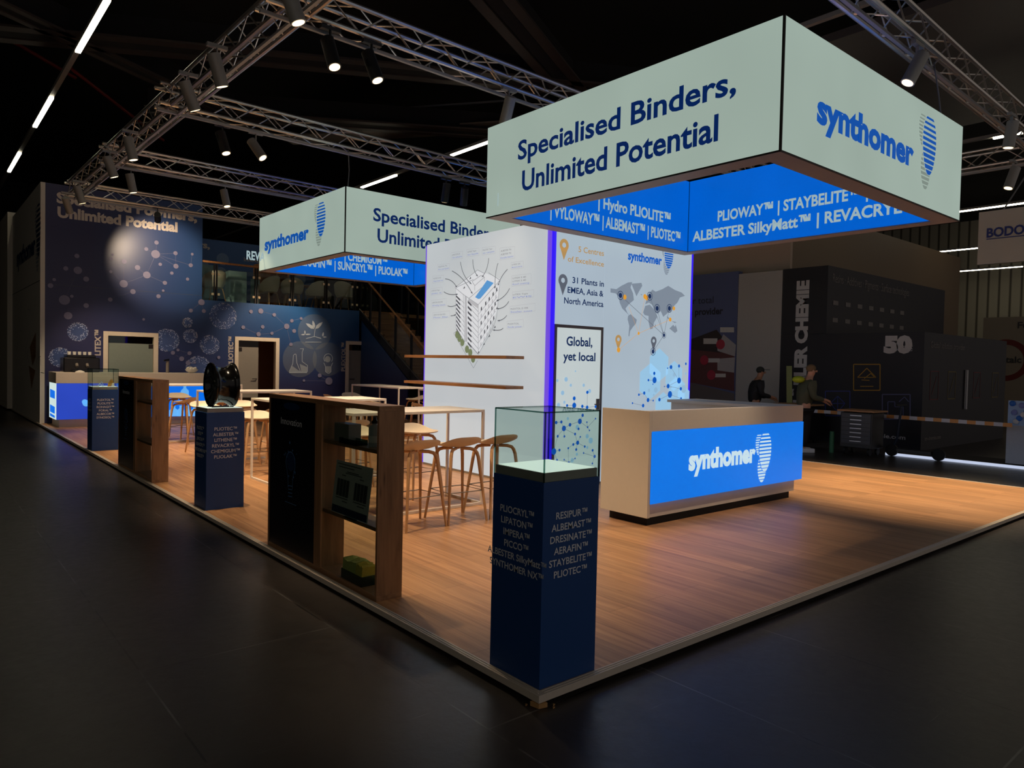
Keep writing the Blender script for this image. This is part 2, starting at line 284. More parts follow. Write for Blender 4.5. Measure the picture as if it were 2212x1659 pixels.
    def prism(s, poly, d):                # polygon (3D points) pushed along d
        d = Vector(d); n = len(poly); vs = [Vector(p) for p in poly]+[Vector(p)+d for p in poly]
        return s.add(vs, [tuple(range(n-1, -1, -1)), tuple(n+i for i in range(n))]+[(i, (i+1) % n, n+(i+1) % n, n+i) for i in range(n)])
    def face(s, pts): return s.add(pts, [tuple(range(len(pts)))])
    def build(s, name, mat, parent=None, smooth=False, bevel=0., sub=0):
        me = bpy.data.meshes.new(name)
        inv = frame_of(parent).inverted() if parent is not None else Matrix.Identity(4)
        me.from_pydata([inv @ v for v in s.v], [], s.f)
        for mm in (mat if isinstance(mat, (list, tuple)) else [mat]): me.materials.append(M[mm])
        if isinstance(mat, (list, tuple)): me.polygons.foreach_set('material_index', s.mi)
        if smooth:
            me.polygons.foreach_set('use_smooth', [True]*len(me.polygons))
            try: me.set_sharp_from_angle(angle=math.radians(40))
            except Exception: pass
        me.update()
        o = bpy.data.objects.new(name, me); COL.objects.link(o)
        if parent is not None: o.parent = parent
        if bevel:
            b = o.modifiers.new('bevel', 'BEVEL'); b.width = bevel; b.segments = 2; b.limit_method = 'ANGLE'; b.angle_limit = math.radians(50)
        if sub:
            b = o.modifiers.new('sub', 'SUBSURF'); b.levels = sub; b.render_levels = sub
        return o
def kids(o): return [c for c in bpy.data.objects if c.parent is o]
def dup(root, loc, rz=None, label=None, group=None):
    r = root.copy(); COL.objects.link(r); r.location = loc
    if rz is not None: r.rotation_euler = (0, 0, rz)
    if label: r['label'] = label
    if group: r['group'] = group
    for ch in kids(root):
        c = ch.copy(); COL.objects.link(c); c.parent = r
        for g in kids(ch):
            d = g.copy(); COL.objects.link(d); d.parent = c
    return r
_T = {}
def glyphs(s, bold=0.):
    key = (s, bold)
    if key not in _T:
        c = bpy.data.curves.new('lettering', 'FONT'); c.body = s; c.size = 1; c.offset = bold; c.resolution_u = 3
        o = bpy.data.objects.new('lettering', c); me = bpy.data.meshes.new_from_object(o)
        _T[key] = ([v.co.copy() for v in me.vertices], [tuple(p.vertices) for p in me.polygons])
        bpy.data.meshes.remove(me); bpy.data.objects.remove(o); bpy.data.curves.remove(c)
    return _T[key]
CAP = max(v.y for v in glyphs('H')[0])
def letter(mb, s, O, ux, uy, cap, width=None, align='l', bold=.02, slant=0.):
    vs, fs = glyphs(s, bold)
    if not vs: return mb
    x0 = min(v.x for v in vs); x1 = max(v.x for v in vs); sy = cap/CAP; sx = sy if width is None else width/(x1-x0)
    W = (x1-x0)*sx; off = {'l': 0, 'c': -W/2, 'r': -W}[align]; O = Vector(O)
    return mb.add([O+ux*((v.x-x0)*sx+off+slant*v.y*sy)+uy*(v.y*sy) for v in vs], fs)
# planes that carry print: (right-hand direction, outward normal)
LEFTF = (Vector((0, -1, 0)), Vector((-1, 0, 0)))       # faces -X, read along -Y
FRONT = (Vector((1, 0, 0)), Vector((0, -1, 0)))        # faces -Y, read along +X
def disc(mb, c, ux, uy, r, ry=None, seg=20):
    c = Vector(c); return mb.face([c+ux*math.cos(2*PI*i/seg)*r+uy*math.sin(2*PI*i/seg)*(ry or r) for i in range(seg)])
def ringf(mb, c, ux, uy, r0, r1, seg=24, a0=0., a1=2*PI):
    c = Vector(c)
    for i in range(seg):
        a, b = a0+(a1-a0)*i/seg, a0+(a1-a0)*(i+1)/seg
        mb.face([c+(ux*math.cos(t)+uy*math.sin(t))*r for t, r in ((a, r0), (a, r1), (b, r1), (b, r0))])
    return mb
def stroke(mb, pts, n, w):                # flat line of width w along points on a plane with normal n
    pts = [Vector(p) for p in pts]; n = Vector(n)
    for a, b in zip(pts, pts[1:]):
        d = (b-a)
        if d.length < 1e-6: continue
        s = d.normalized().cross(n)*w/2; mb.face([a-s, b-s, b+s, a+s])
    return mb
def egg(t):                               # half-width of the emblem's ovals at height t (0 foot .. 1 top)
    t = min(max(t, 0.), 1.); return math.sqrt(max(0., 1-(2*t-1)**2))*(.80+.28*t)
def stripes(mb, c, ux, uy, w, h, n, th0, th1, seg=5, lim=None, keep=None):
    """n bars across an upright oval of half-width w, height h centred at c; bars thicken from th1 (top) to th0 (foot)."""
    c = Vector(c)
    for k in range(n):
        t0 = (k+.08)/n; th = (th0+(th1-th0)*k/(n-1))/n; t1 = min(t0+th, 1.)
        L, R = [], []
        for i in range(seg+1):
            t = t0+(t1-t0)*i/seg; hw = egg(t)*w*.98; a, b = -hw, hw
            if keep: a, b = keep((t-.5)*h, a, b)
            if b <= a: continue
            L.append(c+ux*a+uy*((t-.5)*h)); R.append(c+ux*b+uy*((t-.5)*h))
        if len(L) > 1: mb.face(R[::-1][::-1]+L[::-1])
    return mb
def emblem(par, c, ux, n, H, blue, grey):
    """three striped ovals: a pale small one up left, a large one, a pale one below left; H is the large oval's height."""
    uy = Z_; c = Vector(c)+Vector(n)*.004
    a = MB(); stripes(a, c, ux, uy, .30*H, H, 11, .80, .42); a.build('emblem_main_oval', blue, par)
    big = lambda off, dy: (lambda y, l, r: (l, min(r, off-(egg((y+dy)/H+.5)*.30*H+.012) if 0 < (y+dy)/H+.5 < 1 else r)))
    b = MB(); c1 = c-ux*.30*H+uy*.20*H; stripes(b, c1, ux, uy, .165*H, .54*H, 9, .72, .4, keep=big(.30*H, .20*H)); b.build('emblem_small_oval', grey, par)
    d = MB(); c2 = c-ux*.13*H-uy*.42*H
    stripes(d, c2, ux, uy, .215*H, .68*H, 9, .74, .5, keep=big(.13*H, -.42*H)); d.build('emblem_lower_oval', grey, par)
# ------------------------------------------------------------------ the hall
def struct(mb, name, mat, label, cat, **k):
    o = mb.build(name, mat, **k); return tag(o, label, cat, None, 'structure')
struct(MB().box(-16, 50, -9, 46, F-.1, F), 'floor', 'worn_black_floor', 'worn glossy black hall floor with scuffs and pale seams', 'floor')
struct(MB().box(-16, 50, -9, 46, 11, 11.2), 'ceiling', 'ceiling_black', 'black hall ceiling far above the trusses', 'ceiling')
struct(MB().box(-16, 50, 45.8, 46, F, 11), 'wall_back', 'ceiling_black', 'dark end wall of the exhibition hall', 'wall')
struct(MB().box(-16, -15.8, -9, 46, F, 11), 'wall_left', 'ceiling_black', 'dark side wall of the exhibition hall on the left', 'wall')
struct(MB().box(48, 48.2, -9, 46, F, 11), 'wall_right', 'corrugated_wall', 'ribbed metal hall wall far behind the black booth', 'wall')
# raised deck of the stand
PX, PY = 9.6, 24.4
dk = thing('stand_platform', 'raised stand deck of oak planks with a pale edge trim', 'platform', (0, 0, 0), kind='structure')
MB().box(.045, PX-.045, .045, PY, -.034, 0).build('deck_boards', 'oak_laminate', dk)
for nm, a in (('edge_trim', (0, .045, 0, PY)), ('edge_trim', (.045, PX, 0, .045)), ('edge_trim', (PX-.045, PX, .045, PY))):
    q = MB().box(a[0], a[1], a[2], a[3], -.036, .001)
    if a[1]-a[0] < .1: q.box(a[0]+.012, a[0]+.018, a[2]+.02, a[3], .001, .004); q.box(a[0]+.030, a[0]+.036, a[2]+.04, a[3], .001, .004)
    else: q.box(a[0], a[1], a[2]+.012, a[2]+.018, .001, .004); q.box(a[0], a[1], a[2]+.030, a[2]+.036, .001, .004)
    q.build(nm, 'edge_trim', dk, bevel=.002)
MB().box(.05, PX-.05, .05, PY, F, -.036).build('recessed_base', 'recess_black', dk)
ch = MB(); ch.prism([(.0, .0, F+.002), (.045, -.012, F+.002), (.05, .05, F+.002), (-.01, .05, F+.002)], (0, 0, .022)); tag(ch.build('wood_shim', 'wood_chip'), 'chip of pale wood wedged under the front corner of the deck', 'wood chip')
for i, (x, y) in enumerate(((-.03, .06), (.075, -.02), (.055, -.04))):
    q = MB().prism([(x, y, F+.001), (x+.016, y+.004, F+.001), (x+.01, y+.013, F+.001)], (0, 0, .006)); tag(q.build('wood_splinter', 'wood_chip'), 'small wood splinter on the black floor by the deck corner', 'wood chip', 'splinters by the deck corner')

# ------------------------------------------------------------------ central light tower
tw = thing('light_tower', 'tall white backlit tower with violet corner strips and a building drawing', 'display tower', (5.2, 5.5, 0))
TX, TY, TX1, TY1, TZ = 3.8, 4.05, 6.74, 6.95, 3.35
MB().box(TX+.08, TX1-.08, TY+.08, TY1-.08, 0, TZ-.01).build('core', 'alu_grey', tw)
MB().box(TX, TX+.08, TY+.11, TY1-.11, .03, TZ).build('drawing_panel', 'tower_white', tw)
MB().box(TX+.003, TX+.08, TY+.11, TY1-.11, 0, .03).build('panel_foot', 'alu_grey', tw)
MB().box(TX+.085, 4.752, TY, TY+.08, 2.075, TZ).build('header_panel', 'tower_front_white', tw)
MB().box(4.758, TX1-.11, TY, TY+.08, .03, TZ).build('map_panel', 'tower_front_white', tw)
MB().box(TX1-.08, TX1, TY+.11, TY1-.11, .03, TZ).build('side_panel', 'tower_white', tw)
q = MB().box(TX+.085, TX+.115, TY-.004, TY+.08, 0, 2.072).box(4.722, 4.756, TY-.004, TY+.08, 0, 2.072).box(TX+.115, 4.722, TY-.004, TY+.08, 2.035, 2.072)
q.build('door_surround', 'alu_grey', tw)
td = MB().box(TX+.118, 4.719, TY+.006, TY+.06, .012, 2.032).build('door', 'door_white', tw)
q = MB().box(4.655, 4.705, TY-.008, TY+.006, .98, 1.13).cyl((4.68, TY-.035, 1.06), (4.68, TY, 1.06), .008).cyl((4.69, TY-.035, 1.06), (4.59, TY-.035, 1.06), .008); q.build('door_handle', 'alu_grey', td)
for cx, cy, sx, sy in ((TX, TY, 1, 1), (TX, TY1, 1, -1), (TX1, TY, -1, 1), (TX1, TY1, -1, -1)):
    q = MB()                                   # recessed colour strip down each corner
    q.mat(0).box(min(cx+sx*.02, cx+sx*.08), max(cx+sx*.02, cx+sx*.08), min(cy+sy*.05, cy+sy*.105), max(cy+sy*.05, cy+sy*.105), .02, TZ-.01)
    q.mat(1).box(min(cx+sx*.045, cx+sx*.085), max(cx+sx*.045, cx+sx*.085), min(cy+sy*.015, cy+sy*.05), max(cy+sy*.015, cy+sy*.05), .02, TZ-.01)
    q.build('corner_light_strip', ['led_violet', 'led_blue'], tw)
for z in (1.648, 1.262): MB().box(3.5, TX+.002, 4.53, 6.95, z-.02, z+.02).build('shelf', 'tower_shelf_wood', tw, bevel=.002)

def DP(u, v, o=.004): p = at(u, v, x=TX); p.x -= o; return p          # drawing panel
def FP(u, v, o=.004): p = at(u, v, y=TY); p.y -= o; return p          # front panels
LU, LN = LEFTF; RU, RN = FRONT
# building drawing: axonometric block with a pool on its roof, balconies, windows and shrubs
A = lambda u, v: DP(900+u*.29412, 520+v*.29412)
def line(mb, pts, w=.008): stroke(mb, [A(*p) for p in pts], LN, w)
def lerp(a, b, t): return (a[0]+(b[0]-a[0])*t, a[1]+(b[1]-a[1])*t)
fill = MB()
for poly in (((285, 345), (450, 215), (615, 280), (590, 520), (455, 835), (355, 745), (292, 640)),): fill.face([A(*p) for p in poly])
fill.build('drawing_wash', 'sketch_pale', tw)
for poly_mb in fill.v: pass
ln = MB(); dkf = MB(); lt = MB()
def A2(u, v): p = A(u, v); p.x -= .002; return p
def line2(mb, pts, w): stroke(mb, [A2(*p) for p in pts], LN, w)
for pts in (((285, 345), (450, 215), (500, 240)), ((285, 345), (345, 395), (455, 470), (615, 290), (530, 235)), ((290, 350), (292, 640), (355, 745)), ((345, 395), (355, 745)), ((368, 410), (372, 745)), ((455, 470), (455, 835)), ((615, 290), (590, 560), (565, 640), (455, 835)), ((372, 745), (455, 835)), ((275, 680), (420, 935), (450, 880)), ((275, 680), (300, 660)), ((385, 425), (480, 345)), ((410, 300), (475, 255), (500, 268), (430, 330), (410, 300)), ((430, 330), (428, 365)), ((500, 268), (500, 300)), ((300, 340), (420, 285))): line2(ln, pts, .007)
for k in range(9):                       # balcony slabs on the left face and floors on the right face
    a, b = lerp((292, 400), (294, 640), k/8), lerp((352, 460), (355, 742), k/8)
    dkf.face([A2(*p) for p in (a, lerp(a, b, .5), (lerp(a, b, .5)[0], lerp(a, b, .5)[1]+14), (a[0], a[1]+13))]); line2(ln, (a, b), .006)
    a, b = lerp((378, 440), (378, 742), k/8), lerp((453, 520), (453, 830), k/8)
    line2(ln, (a, b), .007); dkf.face([A2(*p) for p in (a, lerp(a, b, .36), (lerp(a, b, .36)[0], lerp(a, b, .36)[1]+15), (a[0], a[1]+16))])
for k in range(6):
    a, b = lerp((457, 540), (457, 800), k/5), lerp((600, 360), (570, 620), k/5); line2(ln, (a, b), .006)
    for t in (.12, .34, .52, .72, .9):
        c = lerp(a, b, t); c2 = lerp(a, b, t+.06); (dkf if (k+int(t*10)) % 2 else lt).face([A2(*p) for p in (c, c2, (c2[0], c2[1]-26), (c[0], c[1]-26))])
for x, y in ((575, 345), (592, 445), (590, 500), (575, 640), (535, 705), (495, 765), (455, 825), (395, 280), (350, 350)): dkf.face([A2(x-6, y+5), A2(x+8, y-3), A2(x+4, y-16)])
lt.face([A2(*p) for p in ((385, 420), (455, 470), (455, 500), (380, 445))]); lt.face([A2(*p) for p in ((356, 405), (368, 412), (371, 740), (357, 742))])
ln.build('drawing_lines', 'sketch_grey', tw); dkf.build('drawing_shadows', 'sketch_dark', tw); lt.build('drawing_tones', 'sketch_light', tw)
MB().face([A2(*p) for p in ((432, 415), (520, 290), (568, 310), (470, 425), (455, 428))]).build('drawing_pool', 'pool_blue', tw)
q = MB()
for u, v in ((300, 690), (317, 717), (338, 747), (372, 797), (396, 822), (417, 868)): disc(q, A2(u, v), LU, Z_, .05, .055, 10)
q.build('drawing_shrubs', 'bush_green', tw)
fr, t1, t2, ar = MB(), MB(), MB(), MB()
BOX = ((255, 88, 340, 140, 2), (370, 65, 460, 118, 2), (482, 52, 580, 105, 2), (612, 55, 722, 142, 3), (155, 178, 245, 225, 2), (118, 262, 200, 312, 2), (105, 352, 190, 402, 2), (110, 438, 220, 490, 2), (120, 530, 245, 578, 2), (695, 160, 785, 210, 2), (700, 258, 842, 335, 3), (703, 378, 862, 432, 2), (685, 482, 872, 538, 2), (665, 592, 785, 648, 2))
words = (('LIPATON X', 'Tile adhesive'), ('LITEX Tape', 'for façade'), ('PLIOTEC Tape', 'to carpet'), ('ALBESTER TN', 'Durable interior'), ('PLEXTOL TN', 'for parquet'), ('PLIOTEC SC 4321', 'Water based coat'), ('LITEX SX Tape', 'join it'), ('LIPATON SB 2744', 'Self levelling compound'), ('LIPATON SB 7075', 'Floor filler'), ('LITEX SX', 'Moisture barrier'), ('LITEX S 40', 'Roof coating'), ('LITEX Tape', 'EWIS'), ('PLEXTOL D 498', 'Sealer coat'), ('PLEXTOL', 'Render primer'))
for (a, b, c, d, nl), (w1, w2) in zip(BOX, words):
    sh = (c-a)*-.12
    stroke(fr, [A(a, b), A(c, b+sh), A(c, d+sh), A(a, d), A(a, b)], LN, .004)
    W = (A(c, b)-A(a, b)).length*.86; O = A(a+6, d-8); H = abs(A(a, b).z-A(a, d).z)/(nl+.6)
    letter(t2, w2, O+Z_*.0, LU, Z_, H*.55, W, bold=.01)
    for r in range(nl-1): letter(t1, w1, O+Z_*H*(1.05*(r+1)), LU, Z_, H*.5, W*.8, bold=.01)
fr.build('callout_frames', 'sketch_light', tw); t1.build('callout_lettering', 'sketch_grey', tw); t2.build('callout_sublines', 'sketch_blue_text', tw)
def curve(a, c, b, n=8): return [((1-t)**2*a[0]+2*t*(1-t)*c[0]+t*t*b[0], (1-t)**2*a[1]+2*t*(1-t)*c[1]+t*t*b[1]) for t in [i/n for i in range(n+1)]]
for a, c, b in (((262, 222), (350, 265), (412, 390)), ((325, 155), (335, 260), (405, 318)), ((415, 138), (415, 220), (452, 262)), ((532, 128), (525, 220), (482, 268)), ((600, 165), (575, 240), (578, 350)), ((670, 210), (620, 260), (600, 330)), ((212, 280), (270, 285), (298, 345)), ((202, 375), (240, 405), (305, 392)), ((230, 478), (260, 495), (305, 465)), ((252, 552), (275, 552), (292, 540)), ((685, 350), (660, 410), (592, 442)), ((680, 445), (650, 500), (592, 500)), ((665, 548), (640, 585), (597, 588)), ((638, 642), (620, 665), (562, 655))):
    line2(ar, curve(a, c, b), .009); d = Vector((b[0]-c[0], b[1]-c[1])).normalized(); e = Vector((-d.y, d.x))
    ar.face([A2(b[0], b[1]), A2(b[0]-d.x*14+e.x*6, b[1]-d.y*14+e.y*6), A2(b[0]-d.x*14-e.x*6, b[1]-d.y*14-e.y*6)])
ar.build('callout_arrows', 'sketch_dark', tw)
# front panels
def ftext(name, s, a, b, v_cap, mat, align='l', bold=.018):    # baseline from pixel a to pixel b, cap top at v_cap
    P, Q = FP(*a), FP(*b); cap = FP(a[0], v_cap).z-P.z
    letter(MB0, s, P, RU, Z_, cap, Q.x-P.x, 'l', bold)
MB0 = MB(); ftext('', '5 Centres', (1249, 544), (1304, 549), 532, 0, bold=.012); ftext('', 'of Excellence', (1226, 564.5), (1304, 570), 553, 0, bold=.012); MB0.build('header_gold_lettering', 'print_gold', tw)
MB0 = MB(); ftext('', '31 Plants in', (1236, 611), (1304, 616), 598.5, 0); ftext('', 'EMEA, Asia &', (1225.5, 632), (1303, 637), 619.5, 0); ftext('', 'North America', (1218, 655), (1303, 660), 642, 0); MB0.build('header_navy_lettering', 'ink_navy', tw)
MB0 = MB(); ftext('', 'Global,', (1223, 746), (1279, 750), 727, 0, bold=.025); ftext('', 'yet local', (1216, 778), (1285.5, 782), 760, 0, bold=.025)
P = MB0.v; MB0.build('door_lettering', 'ink_navy', td)
def pin(mb, u, v, H, hole=True):          # map pin: ring head and tapering point, foot at (u, v)
    f = FP(u, v); R = H*.30; c = f+Z_*(H-R)
    if True:
        n = 16; r0 = R*.42
        ringf(mb, c, RU, Z_, r0, R, n); a = c-Z_*R*.25
        mb.face([c-RU*R*.98-Z_*R*.15, f, c+RU*R*.98-Z_*R*.15, c+RU*r0*.9-Z_*r0*.5, c-Z_*r0, c-RU*r0*.9-Z_*r0*.5])
q = MB(); pin(q, 1217.5, 562, .265); pin(q, 1334.8, 757, .21); q.build('gold_map_pins', 'print_gold', tw)
q = MB(); pin(q, 1215, 638, .265); pin(q, 1411, 759, .21); q.build('grey_map_pins', 'ink_grey', tw)
G = lambda u, v: FP(1150+u*.18083, 480+v*.18083)
land = (((930, 790), (1000, 800), (1060, 760), (1140, 720), (1190, 715), (1170, 780), (1200, 850), (1210, 930), (1150, 980), (1110, 1030), (1130, 1080), (1160, 1120), (1110, 1070), (1070, 1030), (1040, 960), (1030, 890), (990, 850), (930, 840)),
        ((1180, 735), (1300, 725), (1310, 760), (1270, 830), (1240, 885), (1215, 820)),
        ((1140, 1120), (1170, 1098), (1245, 1165), (1235, 1210), (1200, 1250), (1165, 1300), (1155, 1365), (1145, 1360), (1155, 1240), (1135, 1160)),
        ((1345, 980), (1360, 930), (1350, 900), (1395, 850), (1430, 805), (1470, 830), (1550, 800), (1620, 760), (1700, 810), (1780, 840), (1820, 880), (1760, 900), (1730, 960), (1690, 1000), (1660, 1060), (1620, 1080), (1560, 1130), (1530, 1060), (1490, 1100), (1460, 1060), (1430, 990), (1390, 960)),
        ((1320, 1080), (1345, 1000), (1400, 985), (1450, 1040), (1490, 1130), (1450, 1200), (1435, 1270), (1405, 1280), (1385, 1190), (1385, 1120), (1340, 1110)),
        ((1635, 1270), (1680, 1225), (1700, 1250), (1710, 1225), (1730, 1300), (1700, 1325)), ((1660, 1180), (1720, 1195), (1700, 1205)), ((1600, 1120), (1640, 1150), (1620, 1160)), ((1290, 860), (1310, 862), (1300, 875)), ((1460, 1210), (1475, 1240), (1462, 1250)))
q = MB()
for poly in land: q.face([G(*p) for p in poly])
q.build('world_map', 'map_grey', tw)
q = MB()
for a, b in (((1047, 875), (1567, 1350)), ((1397, 885), (1567, 1350)), ((1485, 1030), (1567, 1350)), ((1632, 1030), (1567, 1350)), ((1567, 1350), (1437, 1545))): stroke(q, [G(*a)-Y_*.002, G(*b)-Y_*.002], RN, .006)
q.build('map_route_lines', 'ink_grey', tw)
q = MB()
for a, b in (((1025, 1525), (1265, 1328)), ((1265, 1328), (1340, 900)), ((1265, 1328), (1640, 1165)), ((1265, 1328), (1150, 1010))): stroke(q, [G(*a)-Y_*.002, G(*b)-Y_*.002], RN, .004)
for u, v, r in ((1100, 895, .035), (1340, 888, .035), (1360, 905, .035), (1685, 1030, .03), (1642, 1163, .03), (1265, 1328, .022), (1025, 1525, .035)): disc(q, G(u, v)-Y_*.003, RU, Z_, r, seg=12)
q.build('map_gold_dots', 'map_orange', tw)
q = MB()
for u, v, r in ((1047, 875, .035), (1397, 885, .035), (1485, 1030, .035), (1632, 1030, .035), (1567, 1350, .026), (1437, 1545, .032)): disc(q, G(u, v)-Y_*.004, RU, Z_, r, seg=12); ringf(q, G(u, v)-Y_*.004, RU, Z_, r*1.5, r*1.75, 16)
q.build('map_navy_dots', 'ink_navy', tw)
P, Q = FP(1356, 560), FP(1429, 569); q = MB(); letter(q, 'synthomer', P, RU, Z_, .115, Q.x-P.x, bold=.035); q.build('panel_wordmark', 'dot_blue', tw)
emblem(tw, FP(1444, 553), RU, RN, .36, 'dot_blue', 'map_grey')
# molecule prints
def molecules(par, pts, links, pale, names=('molecule_links', 'molecule_dots', 'molecule_pale_dots'), fn=FP):
    q = MB(); [stroke(q, [fn(*pts[a][:2])-Y_*.002, fn(*pts[b][:2])-Y_*.002], RN, .005) for a, b in links]; q.build(names[0], 'ink_line', par)
    q = MB(); [disc(q, fn(u, v)-Y_*.004, RU, Z_, r, seg=12) for u, v, r in pts]; q.build(names[1], 'dot_blue', par)
    q = MB(); [disc(q, fn(u, v)-Y_*.001, RU, Z_, r, seg=12) for u, v, r in pale]; q.build(names[2], 'dot_pale', par)
D = lambda lst: [(1040+a*.25316, 860+b*.25316, r) for a, b, r in lst]
pts = D([(634, 208, .022), (678, 203, .02), (700, 258, .036), (752, 227, .024), (836, 198, .036), (860, 146, .022), (896, 205, .012), (902, 248, .014), (918, 275, .012), (970, 175, .012), (825, 262, .018), (795, 306, .018), (704, 326, .016), (647, 325, .018), (817, 380, .028), (840, 330, .012), (878, 413, .016), (805, 438, .018), (780, 395, .018), (737, 427, .014), (614, 455, .042), (662, 443, .018), (641, 528, .016), (741, 550, .018), (795, 514, .012), (702, 525, .012), (868, 468, .012), (962, 497, .022), (945, 445, .018), (943, 557, .014), (788, 62, .036), (788, 2, .026), (727, 63, .018), (857, 70, .022), (898, 78, .024), (900, -50, .022), (970, 72, .02)])
lk = [(0, 1), (1, 2), (2, 3), (3, 4), (4, 5), (4, 7), (7, 6), (7, 8), (7, 9), (2, 11), (2, 12), (2, 13), (13, 20), (11, 14), (14, 15), (14, 16), (14, 17), (14, 18), (18, 19), (19, 23), (20, 21), (20, 22), (23, 24), (23, 25), (26, 27), (27, 28), (27, 29), (30, 31), (30, 32), (33, 34), (34, 35), (34, 36)]
molecules(td, pts, lk, D([(655, 60, .03), (815, 248, .03), (900, 325, .03), (930, 362, .04), (812, 478, .02), (900, 420, .02), (705, 35, .02), (772, 530, .03), (735, 175, .02), (690, -45, .03), (760, -110, .02), (870, -110, .022), (920, -60, .028), (645, -150, .02), (720, -160, .03), (800, -230, .012)]))
Eb = lambda lst: [(1150+a*.29385, 780+b*.29385, r) for a, b, r in lst]
pts = Eb([(895, 140, .045), (893, 90, .024), (850, 140, .018), (883, 170, .01), (1016, 44, .03), (1075, 36, .024), (990, 52, .012), (1075, 143, .045), (995, 184, .034), (1088, 203, .026), (1008, 245, .05), (931, 283, .026), (847, 286, .03), (885, 290, .014), (819, 235, .024), (780, 247, .018), (733, 309, .014), (811, 327, .026), (1125, 20, .02), (1090, 275, .02), (967, 187, .01)])
molecules(tw, pts, [(0, 1), (0, 2), (0, 3), (4, 6), (4, 7), (5, 7), (7, 8), (8, 20), (8, 9), (10, 11), (10, 19), (12, 13), (12, 14), (14, 15), (16, 17)], Eb([(905, 212, .04), (855, 215, .025), (890, 250, .02), (1040, 100, .03), (1110, 205, .06), (1125, 92, .02), (1015, 190, .02)]))
q = MB()
for u, v, r in ((865, 150, .26), (930, 30, .24), (1040, 110, .22), (1060, 220, .22), (1110, 260, .16), (960, 330, .2)):
    c = FP(1150+u*.29385, 780+v*.29385, .0035); q.face([c+RU*math.cos(PI/6+i*PI/3)*r+Z_*math.sin(PI/6+i*PI/3)*r for i in range(6)])
q.build('hexagon_print', 'hexagon_pale', tw)

# ------------------------------------------------------------------ hanging light-box signs
def hanging_sign(x0, y0, z0, sx, sy, h, label, logo_front, texts, inner):
    t = thing('hanging_sign', label, 'hanging sign', (x0+sx/2, y0+sy/2, z0), 'square light-box signs under the trusses')
    x1, y1, z1, b = x0+sx, y0+sy, z0+h, .20
    for nm, a in (('outer_panel', (x0, x0+.05, y0+.012, y1)), ('outer_panel', (x0+.012, x1, y0, y0+.05)), ('outer_panel', (x1-.05, x1, y0+.05, y1)), ('outer_panel', (x0+.05, x1-.05, y1-.05, y1))):
        MB().box(a[0], a[1], a[2], a[3], z0+.012, z1).build(nm, 'sign_white', t)
    for a in ((x0+b-.03, x0+b, y0+b, y1-b), (x1-b, x1-b+.03, y0+b, y1-b), (x0+b, x1-b, y0+b-.03, y0+b), (x0+b, x1-b, y1-b, y1-b+.03)):
        MB().box(a[0], a[1], a[2], a[3], z0+.01, z1-.02).build('inner_panel', 'sign_blue', t)
    q = MB().box(x0+.004, x1-.004, y0+.004, y0+b-.004, z0, z0+.012).box(x0+.004, x1-.004, y1-b+.004, y1-.004, z0, z0+.012).box(x0+.004, x0+b-.004, y0+b-.004, y1-b+.004, z0, z0+.012).box(x1-b+.004, x1-.004, y0+b-.004, y1-b+.004, z0, z0+.012)
    q.build('bottom_frame', 'sign_frame', t)
    q = MB().box(x0-.002, x0+.014, y0-.002, y0+.014, z0, z1)
    q.box(x0-.003, x0+.006, y0, y1, z0-.001, z0+.012).box(x0, x1, y0-.003, y0+.006, z0-.001, z0+.012)
    for (a, c) in ((x0+b, y1-b), (x1-b, y1-b), (x1-b, y0+b)): q.box(a-.006, a+.006, c-.006, c+.006, z0+.01, z1-.02)
    q.build('edge_profile', 'sign_edge', t)
    q = MB().box(x0+.06, x1-.06, y0+.055, y0+b-.04, z1-.04, z1-.02).box(x0+.06, x1-.06, y1-b+.04, y1-.055, z1-.04, z1-.02); q.build('top_frame', 'sign_frame', t)
    q = MB()
    for s, O, cap, W, (u, n) in texts: letter(q, s, Vector(O)+n*.003, u, Z_, cap, W, bold=.022)
    q.build('slogan_lettering', 'sign_text', t)
    q = MB()
    for s, O, cap, W, (u, n) in inner: letter(q, s, Vector(O)+n*.003, u, Z_, cap, W, bold=.03)
    q.build('product_lettering', 'sign_pale_text', t)
    O, W, cap, C, H, (u, n) = logo_front
    q = MB(); letter(q, 'synthomer', Vector(O)+n*.003, u, Z_, cap, W, bold=.045); q.build('wordmark', 'sign_logo_blue', t)
    emblem(t, C, u, n, H, 'sign_logo_blue', 'sign_logo_grey')
    return t
x0, y0, z0 = 2.51, .30, 3.126
TL = (Vector((1, 0, 0)), Vector((0, -1, 0))); TB = (Vector((0, -1, 0)), Vector((-1, 0, 0)))
hanging_sign(x0, y0, z0, 3.5, 3.42, .965, 'square hanging light box over the reception counter, nearer and larger of the two', ((3.008, y0, 3.458), 1.80, .215, (5.16, y0, 3.725), .565, FRONT),
    [('Specialised Binders,', (x0, 3.208, 3.648), .182, 2.53, LEFTF), ('Unlimited Potential', (x0, 3.135, 3.322), .196, 2.31, LEFTF)],
    [('| Hydro PLIOLITE\u2122', (4.04, 3.52, 3.455), .125, 1.38, FRONT), ('BEVALOID\u2122 | VYLOWAY\u2122 | ALBEMAST\u2122 | PLIOTEC\u2122', (2.5, 3.52, 3.235), .125, 3.14, FRONT),
     ('PLIOWAY\u2122 | STAYBELITE\u2122 | SUNCRYL\u2122', (5.81, 3.06, 3.478), .125, 2.75, LEFTF), ('ALBESTER SilkyMatt\u2122 | REVACRYL\u2122', (5.81, 3.445, 3.26), .125, 2.82, LEFTF)])
x0, y0, z0 = 2.76, 7.49, 3.185
S2 = lambda u, v: at(u, v, x=x0)
P, Q = S2(572, 541), S2(667, 518)
